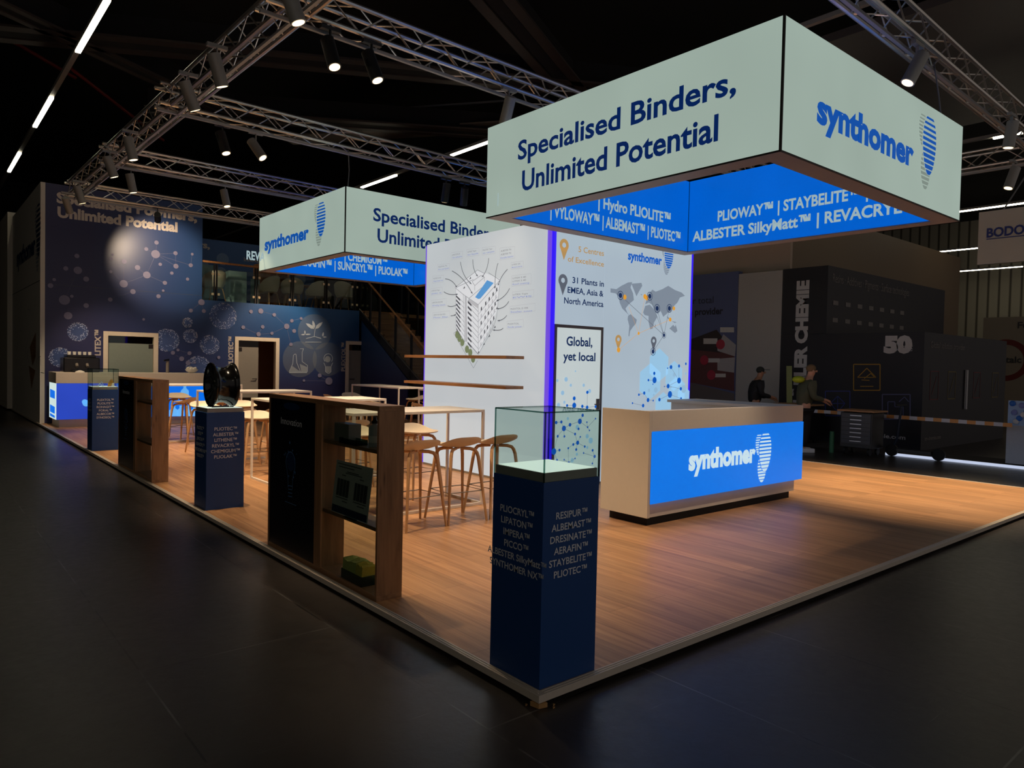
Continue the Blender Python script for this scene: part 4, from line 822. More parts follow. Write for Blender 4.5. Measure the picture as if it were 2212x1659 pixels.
def leaf(a, b, w):
    a, b = I(*a), I(*b); d = b-a; e = d.cross(Y_).normalized()*w; q.face([a, a+d*.3+e, a+d*.7+e*.8, b, a+d*.7-e*.8, a+d*.3-e])
leaf((470, 300), (358, 228), .05); leaf((480, 300), (575, 212), .05); leaf((472, 290), (447, 192), .04); leaf((350, 372), (295, 375), .02); leaf((350, 372), (425, 368), .02); leaf((348, 368), (346, 318), .02); leaf((575, 400), (585, 340), .025); leaf((578, 405), (630, 405), .018)
stroke(q, [I(478, 300), I(466, 405)], RN, .014); q.face([I(360, 430), I(470, 400), I(560, 430), I(550, 415), I(470, 395), I(370, 418)]); stroke(q, [I(350, 470), I(560, 470)], RN, .014)
stroke(q, [I(145, 862), I(375, 862)], RN, .02)
stroke(q, [I(215, 625), I(232, 625), I(245, 740), I(290, 850), I(145, 850), I(190, 750), I(200, 640), I(215, 625)], RN, .014); stroke(q, [I(285, 555), I(330, 555), I(312, 600), I(312, 720), I(380, 770), I(378, 850), I(290, 850)], RN, .014)
ringf(q, I(647, 680), RU, Z_, .125, .14, 24, -.7, PI+.7); stroke(q, [I(590, 735), I(612, 785), I(612, 850), I(640, 870), I(660, 870), I(682, 850), I(682, 785), I(705, 735)], RN, .014)
q.build('picture_icons', 'icon_white', nw)
q = MB(); q.face([I(175, 770), I(290, 850), I(145, 850)]); q.face([I(280, 750), I(375, 790), I(372, 850), I(300, 850)]); q.face([I(610, 780), I(685, 780), I(680, 860), I(615, 860)]); disc(q, I(640, 690), RU, Z_, .09); q.build('picture_tints', 'icon_haze', nw)
# inside walls glimpsed behind the doors
struct(MB().box(.2, 8.7, 18.6, 18.7, 0, 2.9), 'wall_rooms', 'room_brown', 'warm brown room wall seen behind the glass doors', 'wall')
def door(i, x0, x1, hinge_right, leaf_w, pane, label):
    d = thing('door_%d' % i, label, 'door', ((x0+x1)/2, WY, 0), kind='structure')
    q = MB().box(x0, x0+.10, WY-.025, WY+.13, 0, DZ).box(x1-.10, x1, WY-.025, WY+.13, 0, DZ).box(x0+.10, x1-.10, WY-.025, WY+.13, DZ-.10, DZ); q.build('frame', 'door_frame_white', d, bevel=.003)
    a, b = (x0+.105, x0+.105+leaf_w) if not hinge_right else (x1-.105-leaf_w, x1-.105)
    MB().box(a, b, WY+.05, WY+.06, .012, DZ-.105).build('glass_leaf', 'window_glass', d)
    MB().box(a+.004, b-.004, WY+.044, WY+.049, .52, 1.86).build('frosted_band', pane, d)
    h = b-.05 if hinge_right else a+.05; hb = a+.06 if hinge_right else b-.06
    q = MB()
    for z in (.25, 1.80): q.box(h-.05, h+.05, WY+.03, WY+.07, z-.05, z+.05)
    q.build('hinge', 'hinge_dark', d)
    MB().cyl((hb, WY+.0, 1.02), (hb, WY+.05, 1.02), .012).cyl((hb, WY+.0, 1.02), (hb+(.12 if hinge_right else -.12), WY+.0, 1.02), .010).build('handle', 'hinge_dark', d)
door(1, *doors[0], True, .98, 'frosted_green', 'glass door with a green frosted band, marked LITEX, behind the bar')
door(2, *doors[1], False, .55, 'frosted_grey', 'narrow frosted glass door standing beside a brown opening, middle of three')
door(3, *doors[2], True, .96, 'frosted_grey', 'grey frosted glass door under the stairs, rightmost of three')
# white side wall with the company mark
sw = struct(MB().box(.02, .11, WY, 22.2, 0, ZT), 'wall_side', 'white_wall', 'tall white side wall of the stand with a blue wordmark', 'wall')
MB().box(-.10, .11, 22.2, 24.3, 0, ZT+.12).build('return_panel', 'wall_white_return', sw); MB().box(.014, .02, WY+.02, 22.2, 3.205, 3.215).build('panel_seam', 'print_grey', sw)
Lw = lambda u, v: at(u, v, x=.016)
P, Q = Lw(36, 583-4), Lw(76, 543); q = MB(); letter(q, 'synthomer', (.016, P.y, Lw(36, 572).z-.05), LU, Z_, .42, P.y-Q.y, bold=.045); q.build('wordmark', 'print_navy', sw); sw_o = q
emblem(sw, (.018, Lw(83, 500).y, Lw(83, 500).z+.05), LU, LN, 1.25, 'print_navy', 'print_light_grey')
q = MB(); k = MB(); random.seed(5)
for i in range(46):
    u, v = random.gauss(62, 16), random.gauss(770, 45); a = Lw(max(35, min(88, u)), v); d = Vector((0, random.uniform(-.5, .5), random.uniform(-.5, .5))); stroke(q, [a, a+d], LN, .014)
q.build('sketch_lines', 'print_light_grey', sw)
k.face([Lw(64, 750), Lw(77, 718), Lw(77, 770), Lw(70, 790)]); k.face([Lw(62, 790), Lw(76, 800), Lw(68, 840)]); k.build('sketch_colour', 'shelf_oak_flat', sw)
# ------------------------------------------------------------------ upper deck
ud = struct(MB().box(WX0, 9.3, WY+.12, 22.2, 2.93, ZL), 'floor_upper', 'alu_grey', 'floor of the upper deck behind the glass railing', 'floor')
ub = struct(MB().box(WX0, 8.9, 21.9, 22.0, ZL, 5.4), 'wall_upper', 'navy_lit_wall_print', 'navy wall at the back of the upper deck', 'wall')
Up = lambda u, v: at(u, v, y=21.89)
q = MB(); letter(q, 'Specialised Polymers,', Up(452, 537)-X_*3.0, RU, Z_, .2, 3.02, bold=.04); letter(q, 'Innovation', Up(527, 564), RU, Z_, .13, .8, bold=.01); q.build('lettering', 'wall_text', ub)
q = MB(); [disc(q, Up(u, v), RU, Z_, r) for u, v, r in ((481, 560, .2), (477, 590, .2), (438, 575, .2), (632, 582, .25), (646, 602, .25), (610, 590, .1))]; q.build('picture_discs', 'net_dot_pale', ub)
gr = thing('glass_railing', 'glass railing with a wooden handrail along the edge of the upper deck', 'railing', (5.7, WY+.06, ZL))
MB().pipe([(WXT, WY+.06, 4.02), (7.9, WY+.06, 3.99)], .028, 10).build('handrail', 'rail_oak', gr, True)
pxs = (3.84, 4.90, 5.90, 6.90, 7.80)
for x in pxs:
    po = MB().box(x-.045, x-.015, WY+.03, WY+.09, ZL, 3.97).box(x+.015, x+.045, WY+.03, WY+.09, ZL, 3.97).build('post', 'post_dark', gr)
    q = MB(); [q.box(x+s*.075-.03, x+s*.075+.03, WY+.035, WY+.085, z-.03, z+.03) for s in (-1, 1) for z in (3.2, 3.72)]; q.build('glass_clamp', 'clamp_bright', po)
e = [WXT+.03]+list(pxs)+[7.9]
for a, b in zip(e, e[1:]):
    if b-a > .2: MB().box(a+.05, b-.05, WY+.055, WY+.065, ZL+.06, 3.86).build('glass_pane', 'clear_glass', gr)
def make_armchair():
    t = thing('shell_armchair', 'x', 'chair', (0, 0, 0), 'white shell armchairs on the upper deck')
    q = MB(); n = 24; rings = []
    for r, z0, zb in ((.10, .40, .40), (.24, .41, .42), (.30, .50, .58), (.32, .62, .86), (.315, .625, .865), (.285, .5, .58), (.22, .44, .44), (.10, .42, .42)):
        rings.append([Vector((math.cos(2*PI*i/n)*r, math.sin(2*PI*i/n)*r*.95, z0+(zb-z0)*max(0., -math.sin(2*PI*i/n))**.7 - (.12*max(0., math.sin(2*PI*i/n)) if z0 > .45 else 0))) for i in range(n)])
    q.loft(rings); q.build('shell', 'chair_white', t, True)
    for sx in (-1, 1):
        for sy in (-1, 1): MB().pipe([(sx*.10, sy*.10, .41), (sx*.17, sy*.16, .38), (sx*.24, sy*.23, 0)], [.016, .017, .012], 8).build('leg', 'leg_oak', t, True)
    return t
ac = make_armchair()
for i, (x, y, rz, lb) in enumerate(((5.55, 17.6, .5, 'white shell armchair beside the wooden cabinet on the upper deck'), (6.25, 17.6, -.3, 'white shell armchair with its back to the railing, second on the upper deck'), (7.05, 17.75, .3, 'white shell armchair in the middle of the upper deck, set low behind glass'), (7.75, 17.3, -.9, 'white shell armchair with a glossy rim near the right end of the deck'), (7.45, 18.25, -1.2, 'white shell armchair at the right end of the upper deck'), (4.05, 17.6, .2, 'white shell armchair at the left end of the upper deck by the pale panel'))):
    if i == 0: ac.location = (x, y, ZL); ac.rotation_euler = (0, 0, rz); ac['label'] = lb
    else: dup(ac, (x, y, ZL), rz, lb)
t = thing('round_table', 'small round wooden table among the white chairs upstairs', 'table', (6.9, 18.3, ZL)); MB().lathe([(.35, .72), (.35, .745)], (6.9, 18.3, ZL), seg=24).build('tabletop', 'rail_oak', t, True); MB().cyl((6.9, 18.3, ZL+.02), (6.9, 18.3, ZL+.72), .03).build('column', 'post_dark', t); MB().lathe([(.22, 0), (.2, .02)], (6.9, 18.3, ZL)).build('foot', 'post_dark', t, True)
t = thing('open_cabinet', 'oak open cabinet standing on the upper deck', 'cabinet', (6.2, 19.1, ZL)); q = MB().box(5.75, 5.8, 18.9, 19.3, ZL, 4.35).box(6.65, 6.7, 18.9, 19.3, ZL, 4.35).box(6.3, 6.34, 18.9, 19.3, ZL, 4.35).box(5.75, 6.7, 18.9, 19.3, 4.35, 4.39).box(5.8, 6.65, 18.9, 19.3, ZL, ZL+.05).box(5.8, 6.65, 19.28, 19.3, ZL, 4.35); q.build('carcass', 'rail_oak', t); MB().box(5.8, 6.3, 18.92, 19.28, 3.7, 3.73).box(6.34, 6.65, 18.92, 19.28, 3.9, 3.93).build('shelf_board', 'rail_oak', t)
tag(MB().box(4.55, 5.05, 17.9, 18.2, ZL, 3.98).build('pale_stele', 'cyan_panel', None, bevel=.01), 'pale turquoise stele on the upper deck behind the first post', 'stele')
t = thing('poster_board', 'pale poster board with two dark rings at the left end of the upper deck', 'poster board', (4.0, 18.1, ZL)); MB().box(3.75, 4.2, 18.1, 18.16, ZL, 4.1).build('board', 'cyan_panel', t); q = MB(); [ringf(q, (x, 18.095, 3.62), RU, Z_, .06, .1, 20) for x in (3.88, 4.08)]; q.build('ring_print', 'print_grey', t)
tag(MB().box(5.35, 5.6, 18.4, 18.44, ZL, 3.85).build('striped_panel', 'bar_indigo' if False else 'cyan_panel'), 'narrow blue patterned panel left of the oak cabinet', 'panel')
# ------------------------------------------------------------------ stairs up to the deck
sc_ = thing('staircase', 'oak staircase with dark stringers rising along the right end of the navy wall', 'staircase', (8.5, 14.4, 0))
SX0, SX1, SLO = 7.95, 9.25, .6228
SY0 = 16.79-3.03/SLO; ns = 17; rise = 3.03/ns; tread = (16.79-SY0)/ns
for k in range(ns):
    y = SY0+k*tread; z = (k+1)*rise
    MB().box(SX0+.05, SX1-.05, y, y+.02, z-rise, z-.03).box(SX0+.05, SX1-.05, y-.02, y+tread+.02, z-.03, z).build('step', 'stair_oak', sc_)
for x in (SX0, SX1-.05):
    q = MB().mat(0).prism([(x, SY0-.12, 0), (x, SY0+.28, 0), (x, 16.79, 3.03-.17), (x, 16.79, 3.06), (x, SY0-.12, .09)], (.05, 0, 0)); q.mat(1).bar((x+.02, SY0-.1, .12), (x+.02, 16.79, 3.075), .05, .03, X_)
    q.build('stringer', ['stringer_dark', 'stringer_grey'], sc_)
def rail_z(y): return 3.864+.636*(y-16.305)
for x, a, b in ((SX0+.02, 12.3, 16.75), (SX1-.02, 12.3, 17.4)):
    MB().pipe([(x, a, rail_z(a)), (x, b, rail_z(b))], .026, 10).build('handrail', 'rail_oak', sc_, True)
    for y in (12.6, 13.24, 13.88, 14.70, 15.58, 16.12):
        z = SLO*(y-SY0); MB().box(x-.02, x+.02, y-.035, y-.012, z-.12, z+1.12).box(x-.02, x+.02, y+.012, y+.035, z-.12, z+1.12).build('post', 'post_dark', sc_)
    ps = (12.6, 13.24, 13.88, 14.70, 15.58, 16.12, 16.75)
    for y0_, y1_ in zip(ps, ps[1:]):
        z0_, z1_ = SLO*(y0_-SY0), SLO*(y1_-SY0); MB().prism([(x-.004, y0_+.06, z0_+.18), (x-.004, y1_-.06, z1_+.12), (x-.004, y1_-.06, z1_+.92), (x-.004, y0_+.06, z0_+.98)], (.008, 0, 0)).build('glass_pane', 'clear_glass', sc_)
lp = thing('stair_landing', 'landing with railing at the head of the stairs', 'landing', (9.0, 17.6, 3.03)); MB().box(SX0, 10.6, 16.79, 18.3, 2.93, 3.03).build('landing_floor', 'stair_oak', lp)
for x in (9.5, 10.3): MB().box(x-.03, x+.03, 18.24, 18.3, 3.03, 4.1).build('post', 'post_dark', lp)
MB().pipe([(8.2, 18.27, 4.1), (10.6, 18.27, 4.1)], .026).build('handrail', 'rail_oak', lp, True)
# side panel closing the space under the stairs
struct(MB().prism([(SX0+.06, 14.114, 0), (SX0+.06, WY, 0), (SX0+.06, WY, SLO*(WY-SY0)-.25), (SX0+.06, 14.114, SLO*(14.114-SY0)-.28)], (.03, 0, 0)), 'wall_stair_side', 'navy_lit_wall_print', 'dark navy panel closing the space under the stairs', 'wall')
struct(MB().box(9.3, 9.4, 18.4, 24, 0, 6.5), 'wall_grey_behind', 'ceiling_black', 'dark curtain behind the stairs', 'wall')
# ------------------------------------------------------------------ trusses
def truss(p0, p1, label):
    p0, p1 = Vector(p0), Vector(p1); d = (p1-p0).normalized(); s = d.cross(Z_).normalized(); h = .245
    t = thing('lighting_truss', label, 'truss', (p0+p1)/2, 'aluminium lighting trusses over the stand')
    c = [Vector((0, 0, 0)), s*h, s*h+Z_*h, Z_*h]
    for o in c: MB().cyl(p0+o, p1+o, .024, 8).build('chord', 'truss_alu', t, True)
    q = MB(); L = (p1-p0).length; n = max(2, int(L/.30))
    for k in range(n):
        a, b = p0+d*(L*k/n), p0+d*(L*(k+1)/n)
        for i in range(4):
            u, v = (c[i], c[(i+1) % 4]) if k % 2 else (c[(i+1) % 4], c[i]); q.cyl(a+u, b+v, .009, 5)
    q.build('bracing', 'truss_alu', t)
    q = MB().bar(p0+s*.12+Z_*-.06, p1+s*.12+Z_*-.06, .035, .03)
    for k in range(0, n, 6): q.cyl(p0+d*(L*k/n)+s*.12-Z_*.06, p0+d*(L*k/n)+s*.12, .008, 5)
    q.build('light_track', 'rail_grey', t)
TZb = 4.745
truss((.39, .25, TZb), (.19, 14.3, TZb), 'long aluminium truss on the left running along the aisle edge')
truss((10.34, .3, TZb), (10.0, 14.3, TZb), 'aluminium truss along the right side of the stand')
for y, lb in ((.26, 'aluminium truss along the front edge above the near hanging sign'), (3.93, 'cross truss passing behind the near hanging sign'), (7.38, 'cross truss in front of the farther hanging sign'), (10.85, 'cross truss behind the farther hanging sign'), (14.2, 'cross truss in front of the slogan on the navy wall')):
    truss((.15, y+.245, TZb), (10.3, y+.245+.28, TZb), lb)
def spot(loc, aim, label, col='lamp_grey', power=150, glow='lamp_glow', size=62):
    loc = Vector(loc); d = (Vector(aim)-loc).normalized()
    t = thing('spotlight', label, 'spotlight', loc, 'cylinder spotlights on the trusses')
    MB().cyl(loc-d*.12, loc+d*.19, .065, 18).build('housing', col, t, True)
    MB().cyl(loc+d*.1885, loc+d*.1925, .052, 18).build('lens', glow, t)
    q = MB().bar(loc+Z_*.04, loc+Z_*.20, .03, .012).box(loc.x-.1, loc.x+.1, loc.y-.025, loc.y+.025, loc.z+.18, loc.z+.215); q.build('bracket', col, t)
    l = bpy.data.lights.new('spot_beam', 'SPOT'); l.energy = power*SPOT_GAIN; l.color = (1, .76, .50); l.spot_size = math.radians(size); l.spot_blend = .7; l.shadow_soft_size = .05
    o = bpy.data.objects.new('spot_beam', l); COL.objects.link(o); o.parent = t; o.location = d*.21; o.rotation_euler = d.to_track_quat('-Z', 'Y').to_euler()
for i, (y, ax_, ay) in enumerate(((3.25, 1.6, 2.6), (5.05, 1.6, 5.5), (6.0, 2.2, 6.6), (8.7, 1.2, 8.6), (10.0, 1.8, 10.2), (12.55, 1.6, 13), (13.8, 2, 16.5))):
    spot((.1, y, 4.47), (ax_, ay, 0), 'grey cylinder spotlight under the left truss, %s from the camera' % ('first', 'second', 'third', 'fourth', 'fifth', 'sixth', 'seventh')[i], power=150)
for x, y, z, a, lb, c, p_ in ((.8, 3.98, 4.5, (1.2, 2.2, 0), 'black spotlight at the left end of the cross truss behind the near sign', 'lamp_black', 60), (1.24, 3.98, 4.5, (2.2, 2.4, 0), 'second black spotlight on the cross truss behind the near sign', 'lamp_black', 60), (3.0, 3.98, 4.5, (3.4, 5.6, 1.8), 'grey spotlight beside the upper edge of the near hanging sign', 'lamp_grey', 70),
    (1.0, 7.62, 4.5, (1.8, 6.2, 0), 'small glowing spotlight pointing down from the second cross truss', 'lamp_black', 120), (1.45, 7.62, 4.5, (3.2, 5.2, .6), 'glowing grey spotlight tilted towards the camera on the second cross truss', 'lamp_grey', 130), (4.67, 7.62, 4.45, (5, 9.2, 0), 'dark spotlight left of the near sign on the second cross truss', 'lamp_black', 120), (5.05, 7.62, 4.45, (6.4, 10, 0), 'dark spotlight close to the left edge of the near sign', 'lamp_black', 120),
    (.62, 11.05, 4.5, (1.6, 11.2, 0), 'spotlight hanging straight down at the left of the third cross truss', 'lamp_grey', 150), (2.17, 11.05, 4.5, (2.8, 10, 0), 'spotlight hanging from the third cross truss behind the far sign', 'lamp_grey', 150), (1.85, 14.35, 4.55, (2.5, 16.72, 3.9), 'black spotlight lighting the slogan on the navy wall', 'lamp_black', 130), (5.8, 14.35, 4.55, (5.4, 16.72, 1.8), 'black spotlight hidden behind the far sign lighting the glass doors', 'lamp_black', 170),
    (5.12, .42, 4.5, (3.4, 1.7, .3), 'grey spotlight with orange lens tilted left on the front truss', 'lamp_grey', 130), (7.95, .42, 4.5, (7.9, 1.0, 0), 'grey spotlight hanging down at the right of the front truss', 'lamp_grey', 340), (9.8, .9, 4.4, (8.6, 1.8, 0), 'bright spotlight on the right truss at the picture edge', 'lamp_grey', 240), (9.8, 5.5, 4.45, (8.2, 4.2, 0), 'spotlight farther along the right truss', 'lamp_grey', 200)):
    spot((x, y, z), a, lb, c, p_)
def wire(p, r, label):
    tag(MB().pipe([p, (Vector(p)+Vector(r))/2+Vector((.02, 0, 0)), r], .008, 6).build('suspension_cable', 'galvanised'), label, 'cable')
wire((5.8, .52, 4.75), (5.8, .42, 4.06), 'pale cable from the front truss to the right end of the near sign')
wire((2.85, 7.6, 4.75), (2.85, 7.6, 4.14), 'dark hoist cable above the corner of the far sign')
# ------------------------------------------------------------------ hall lights, beams, pipes
def strip(x, segs, y0, y1, side):
    t = thing('tube_light_line', 'line of hall tube lights %s' % side, 'tube lights', (x, (y0+y1)/2, 7.5)); MB().box(x-.05, x+.05, y0, y1, 7.5, 7.58).build('carrier', 'tube_body', t)
    for a, b in segs: MB().box(x-.045, x+.045, a, b, 7.46, 7.5).build('tube', 'tube_glow', t)
strip(.3, ((11.25, 14.0), (17.3, 20.15), (23.4, 26.3)), 4, 40, 'slanting down at the upper left above the side wall')
strip(-8.9, ((-6, -3.2), (0, 2.8), (6, 8.8), (12, 14.8)), -8, 20, 'added for more light beyond the left picture edge')  # unseen row, added for more light at the spacing of the visible rows
strip(9.65, ((12.0, 14.6), (17.65, 19.9), (23.6, 26.4)), 2, 40, 'above the far hanging sign')
strip(18.6, ((1.0, 3.8), (7, 9.8)), -2, 20, 'to the right of the near hanging sign')
strip(27.2, ((4.6, 7.4),), 0, 22, 'just right of the lower corner of the near sign')
strip(36.3, ((8.4, 11.28),), 4, 24, 'left of the small white hanging sign')
strip(44.4, ((9.9, 13.15),), 6, 26, 'in front of the ribbed metal wall')
def beam(p, r, wd, label, mat='steel_dark'):
    p, r = Vector(p), Vector(r); t = thing('roof_beam', label, 'beam', (p+r)/2); d = (r-p).normalized(); s = d.cross(Z_)
    for k in (-1, 1): MB().bar(p+s*wd*k, r+s*wd*k, wd*.8, .05).build('flange', mat, t)
    MB().bar(p+Z_*.3, r+Z_*.3, wd*1.0, .6).build('web', 'ceiling_black', t)
beam((-3, 18.2, 8.5), (16, 7.5, 8.5), .33, 'wide double steel beam crossing the hall behind the trusses')
beam((4.5, 7.6, 8.5), (12, 11.5, 8.5), .30, 'double steel beam with pale bolts above the near sign')
beam((-4, 13.6, 8.5), (5, 18.8, 8.5), .2, 'thin slanting steel beam at the upper left')
beam((3, 20, 8.5), (16, 12, 8.5), .3, 'dark steel beam above the far hanging sign')
for p, r, lb in (((-3, 17.5, 9.6), (1.5, 22, 9.6), 'red sprinkler pipe at the upper left'), ((1.0, 19.5, 9), (4.5, 24.5, 9), 'red sprinkler pipe behind the left truss'), ((5, 19.5, 9), (9.6, 17.0, 9), 'red sprinkler pipe beside the catwalk')):
    tag(MB().cyl(p, r, .05).build('sprinkler_pipe', 'pipe_red'), lb, 'pipe')
t = thing('catwalk', 'steel mesh catwalk hanging under the hall roof', 'catwalk', (9, 17, 8.7)); MB().bar((7.2, 20.5, 8.7), (11.5, 14.5, 8.7), .9, .05).build('mesh_deck', 'mesh_steel', t); MB().bar((6.9, 20.2, 9.3), (11.2, 14.2, 9.3), .05, .05).build('rail', 'galvanised', t)
tag(MB().box(15, 24, -1, 6.5, 9.6, 9.8).build('ceiling_panel', 'duct_grey'), 'grey ceiling panel at the upper right behind the truss', 'ceiling panel')
# ------------------------------------------------------------------ black booth across the aisle
BXm = 13.92
Bp = lambda u, v: at(u, v, x=BXm-.006)
bw_ = thing('black_booth', 'two-storey black booth with white vertical lettering across the aisle', 'booth', (16, 5, F))
MB().box(BXm, 19.2, 3.5, 6.71, F, 2.415).build('lower_block', 'booth_black', bw_); MB().box(BXm, 21, 5.6, 6.71, 2.42, 3.985).build('upper_block', 'booth_black', bw_)
q = MB(); O = Bp(1770, 862); letter(q, 'MÖLLER CHEMIE', (BXm-.006, 6.06, Bp(1730, 862).z-.35), Z_, LU*-1*-1*-1, .27, 3.15, bold=.06); q.build('vertical_lettering', 'booth_text', bw_)
q = MB(); letter(q, '50', (BXm-.006, 4.31, 2.0), LU, Z_, .31, .58, bold=.08); 
for i, s in enumerate(('YEARS OF', 'ENGINEER', 'CHEMISTRY')): letter(q, s, (BXm-.009, 4.0, 2.10-.045*i), LU, Z_, .03, .28)
letter(q, 'tm-chemie.com', (BXm-.006, 4.85, .14), LU, Z_, .085, 1.05); q.build('white_lettering', 'booth_text', bw_)
q = MB(); letter(q, 'Resins · Additives · Pigments · Surface technologies', (14.15, 5.594, 3.62), RU, Z_, .2, 4.3, bold=.0)
letter(q, 'Global solution provider', (14.25, 3.494, 2.1), RU, Z_, .13, 2.0, bold=.0); letter(q, 'tm-chemie.com', (14.1, 3.494, .14), RU, Z_, .08, .9)
for r in range(2):
    for k in range(7): q.face([Vector((14.2+.62*k, 5.594, 3.1-.4*r)), Vector((14.45+.62*k, 5.594, 3.1-.4*r)), Vector((14.45+.62*k, 5.594, 3.2-.4*r)), Vector((14.2+.62*k, 5.594, 3.2-.4*r))])
q.build('grey_lettering', 'booth_grey_text', bw_)
def icon(mat, u0, v0, u1, v1, pts):
    q = MB(); a = [Bp(u0, v0), Bp(u1, v0), Bp(u1, v1), Bp(u0, v1), Bp(u0, v0)]; stroke(q, a, LN, .022)
    for s in pts: stroke(q, [Bp(u0+(u1-u0)*x, v0+(v1-v0)*y) for x, y in s], LN, .018)
    q.build('icon_print', mat, bw_)
icon('icon_gold', 1844, 787, 1901, 843, (((.15, .5), (.5, .15), (.85, .5), (.15, .5)), ((.4, .55), (.65, .35), (.8, .5)), ((.3, .6), (.6, .62)), ((.25, .85), (.75, .85))))
icon('icon_blue', 1783, 845, 1836, 898, (((.2, .5), (.5, .2), (.8, .5), (.5, .85), (.2, .5)), ((.5, .2), (.5, .85)), ((.2, .5), (.8, .5))))
icon('icon_lilac', 1906, 852, 1966, 905, (((.2, .3), (.2, .9), (.75, .9), (.75, .5), (.45, .5), (.45, .3), (.2, .3)), ((.6, .3), (.8, .1), (.95, .3))))
q = MB()
for x, mt in ((14.3, 0), (15.3, 1), (16.9, 0), (18.2, 1)): q.mat(mt); stroke(q, [(x, 3.494, 1.0), (x+.45, 3.494, 1.0), (x+.45, 3.494, 1.6), (x, 3.494, 1.6), (x, 3.494, 1.0)], RN, .02); stroke(q, [(x+.1, 3.494, 1.1), (x+.35, 3.494, 1.5)], RN, .02)
q.build('side_icons', ['icon_red', 'icon_olive'], bw_); MB().box(16.3, 16.36, 3.44, 3.48, .75, 1.65).build('door_pull', 'booth_text', bw_)
tag(MB().box(BXm, 14.1, 6.72, 7.92, F, 3.97).build('white_partition', 'booth_white'), 'plain white partition left of the black booth', 'partition')
po = thing('poster_wall', 'blue poster wall with a brick house and round callouts', 'poster', (14, 9.2, F)); MB().box(BXm, 14.1, 7.93, 11, F, 4.05).build('board', 'poster_blue', po)
q = MB(); letter(q, 'Your total', (BXm-.006, 9.75, 3.28), LU, Z_, .17, 1.1, bold=.0); letter(q, 'solution provider', (BXm-.006, 10.1, 2.98), LU, Z_, .17, 1.75, bold=.03); q.build('lettering', 'poster_text', po)
for mt, polys in (('road_grey', (((1586, 850), (1490, 826), (1490, 870), (1586, 870)),)), ('brick_red', (((1490, 752), (1586, 765), (1586, 845), (1490, 826)),)), ('roof_dark', (((1490, 734), (1548, 712), (1590, 765), (1490, 755)),)), ('gable_white', (((1550, 750), (1563, 722), (1590, 745), (1588, 770), (1550, 758)), ((1550, 775), (1588, 772), (1586, 805), (1550, 800)))), ('label_white', (((1556, 707), (1586, 707), (1586, 718), (1556, 718)), ((1520, 731), (1550, 731), (1550, 743), (1520, 743)), ((1530, 774), (1555, 774), (1555, 783), (1530, 783)), ((1545, 807), (1568, 807), (1568, 815), (1545, 815))))):
    q = MB()
    for k, P in enumerate(polys): q.face([Bp(*p)-X_*(.002*list(('road_grey', 'brick_red', 'roof_dark', 'gable_white', 'label_white')).index(mt)) for p in P])
    q.build('picture_shape', mt, po)
q = MB(); [disc(q, Bp(u, v)-X_*.014, LU, Z_, .13) for u, v in ((1537, 810), (1522, 778), (1557, 744))]; q.build('round_callouts', 'magnifier_red', po)
struct(MB().box(14.3, 14.4, 6.75, 14, F, 4.9), 'wall_beige', 'beige_wall', 'beige wall rising behind the poster and the white partition', 'wall'); struct(MB().box(16, 30, 8.2, 8.3, F, 6.2), 'wall_taupe', 'taupe_band', 'taupe wall band behind the black booth', 'wall')
bb = thing('booth_base', 'grey booth floor with a glowing white edge strip', 'booth floor', (14, 2.5, F)); MB().box(12.52, 13.9, -4, 6.7, F-.001, F+.004).build('carpet', 'carpet_grey', bb); MB().box(12.46, 12.52, -2, 3.6, F, F+.045).build('edge_light', 'led_strip_white', bb)
ct = thing('grey_counter', 'pale grey counter with a blue ball print at the right picture edge', 'counter', (13.3, 1.2, F)); MB().box(12.9, 13.6, .3, 1.7, F+.03, .66).build('body', 'counter_grey', ct); MB().box(12.9, 13.0, .3, 1.69, .66, 1.1).build('print_panel', 'molecule_pale', ct)
for j, mt in enumerate(('molecule_blue', 'molecule_lilac', 'booth_text')):
    q = MB(); [q.ball((12.88, 1.62-.11*k-.03*j, 1.05-.13*r-.03*j), .02, .05, .05, 10, 6) for k in range(9) for r in range(3) if (k+r) % 3 == j]; q.build('ball_print', mt, ct, True)
fb = thing('white_booth', 'pale far booth with a dark red ring mark at the right edge', 'booth', (26, 4, F)); MB().box(26, 27, 1, 6.1, F, 3.5).build('wall_panel', 'far_grey', fb); q = MB(); ringf(q, at(2172, 778, x=25.99), LU, Z_, .52, .7, 30); q.build('ring_mark', 'ring_red', fb)
q = MB(); letter(q, 'talc', at(2172, 783, x=25.98), LU, Z_, .2, .45); letter(q, 'Functional', at(2198, 709, x=25.98), LU, Z_, .2, 1.4); q.build('lettering', 'paper_ink', fb)
bs = thing('small_hanging_sign', 'white hanging sign with violet lettering at the right edge', 'hanging sign', (14, 2, 4)); a, b = at(2115, 459, x=14), at(2113, 572, x=14); MB().box(14, 14.1, -1, a.y, b.z, a.z).build('panel', 'white_wall', bs); q = MB(); letter(q, 'BODO MÖLLER', at(2131, 513, x=13.99), LU, Z_, .17, 1.5, bold=.03); q.bar(at(2131, 517, x=13.99), at(2131, 517, x=13.99)-Y_*1.6, .01, .015); q.build('lettering', 'icon_blue', bs); MB().cyl((14.05, a.y-.4, a.z), (14.05, a.y-.8, a.z+.7), .015).cyl((14.05, a.y-1.2, a.z), (14.05, a.y-.8, a.z+.7), .015).build('hanger', 'galvanised', bs)
bt = thing('barrier_tape', 'white and orange barrier tape stretched across the aisle', 'tape', (12.7, 3.4, .67))
for nm, mt, par in (('white_bands', 'tape_white', 0), ('orange_bands', 'tape_orange', 1)):
    q = MB(); n = 26
    for k in range(par, n, 2): a, b = 5.26-3.7*k/n, 5.26-3.7*(k+1)/n; q.box(12.69, 12.695, b, a, .655-.02*k/n, .725-.02*k/n)
    q.build(nm, mt, bt)
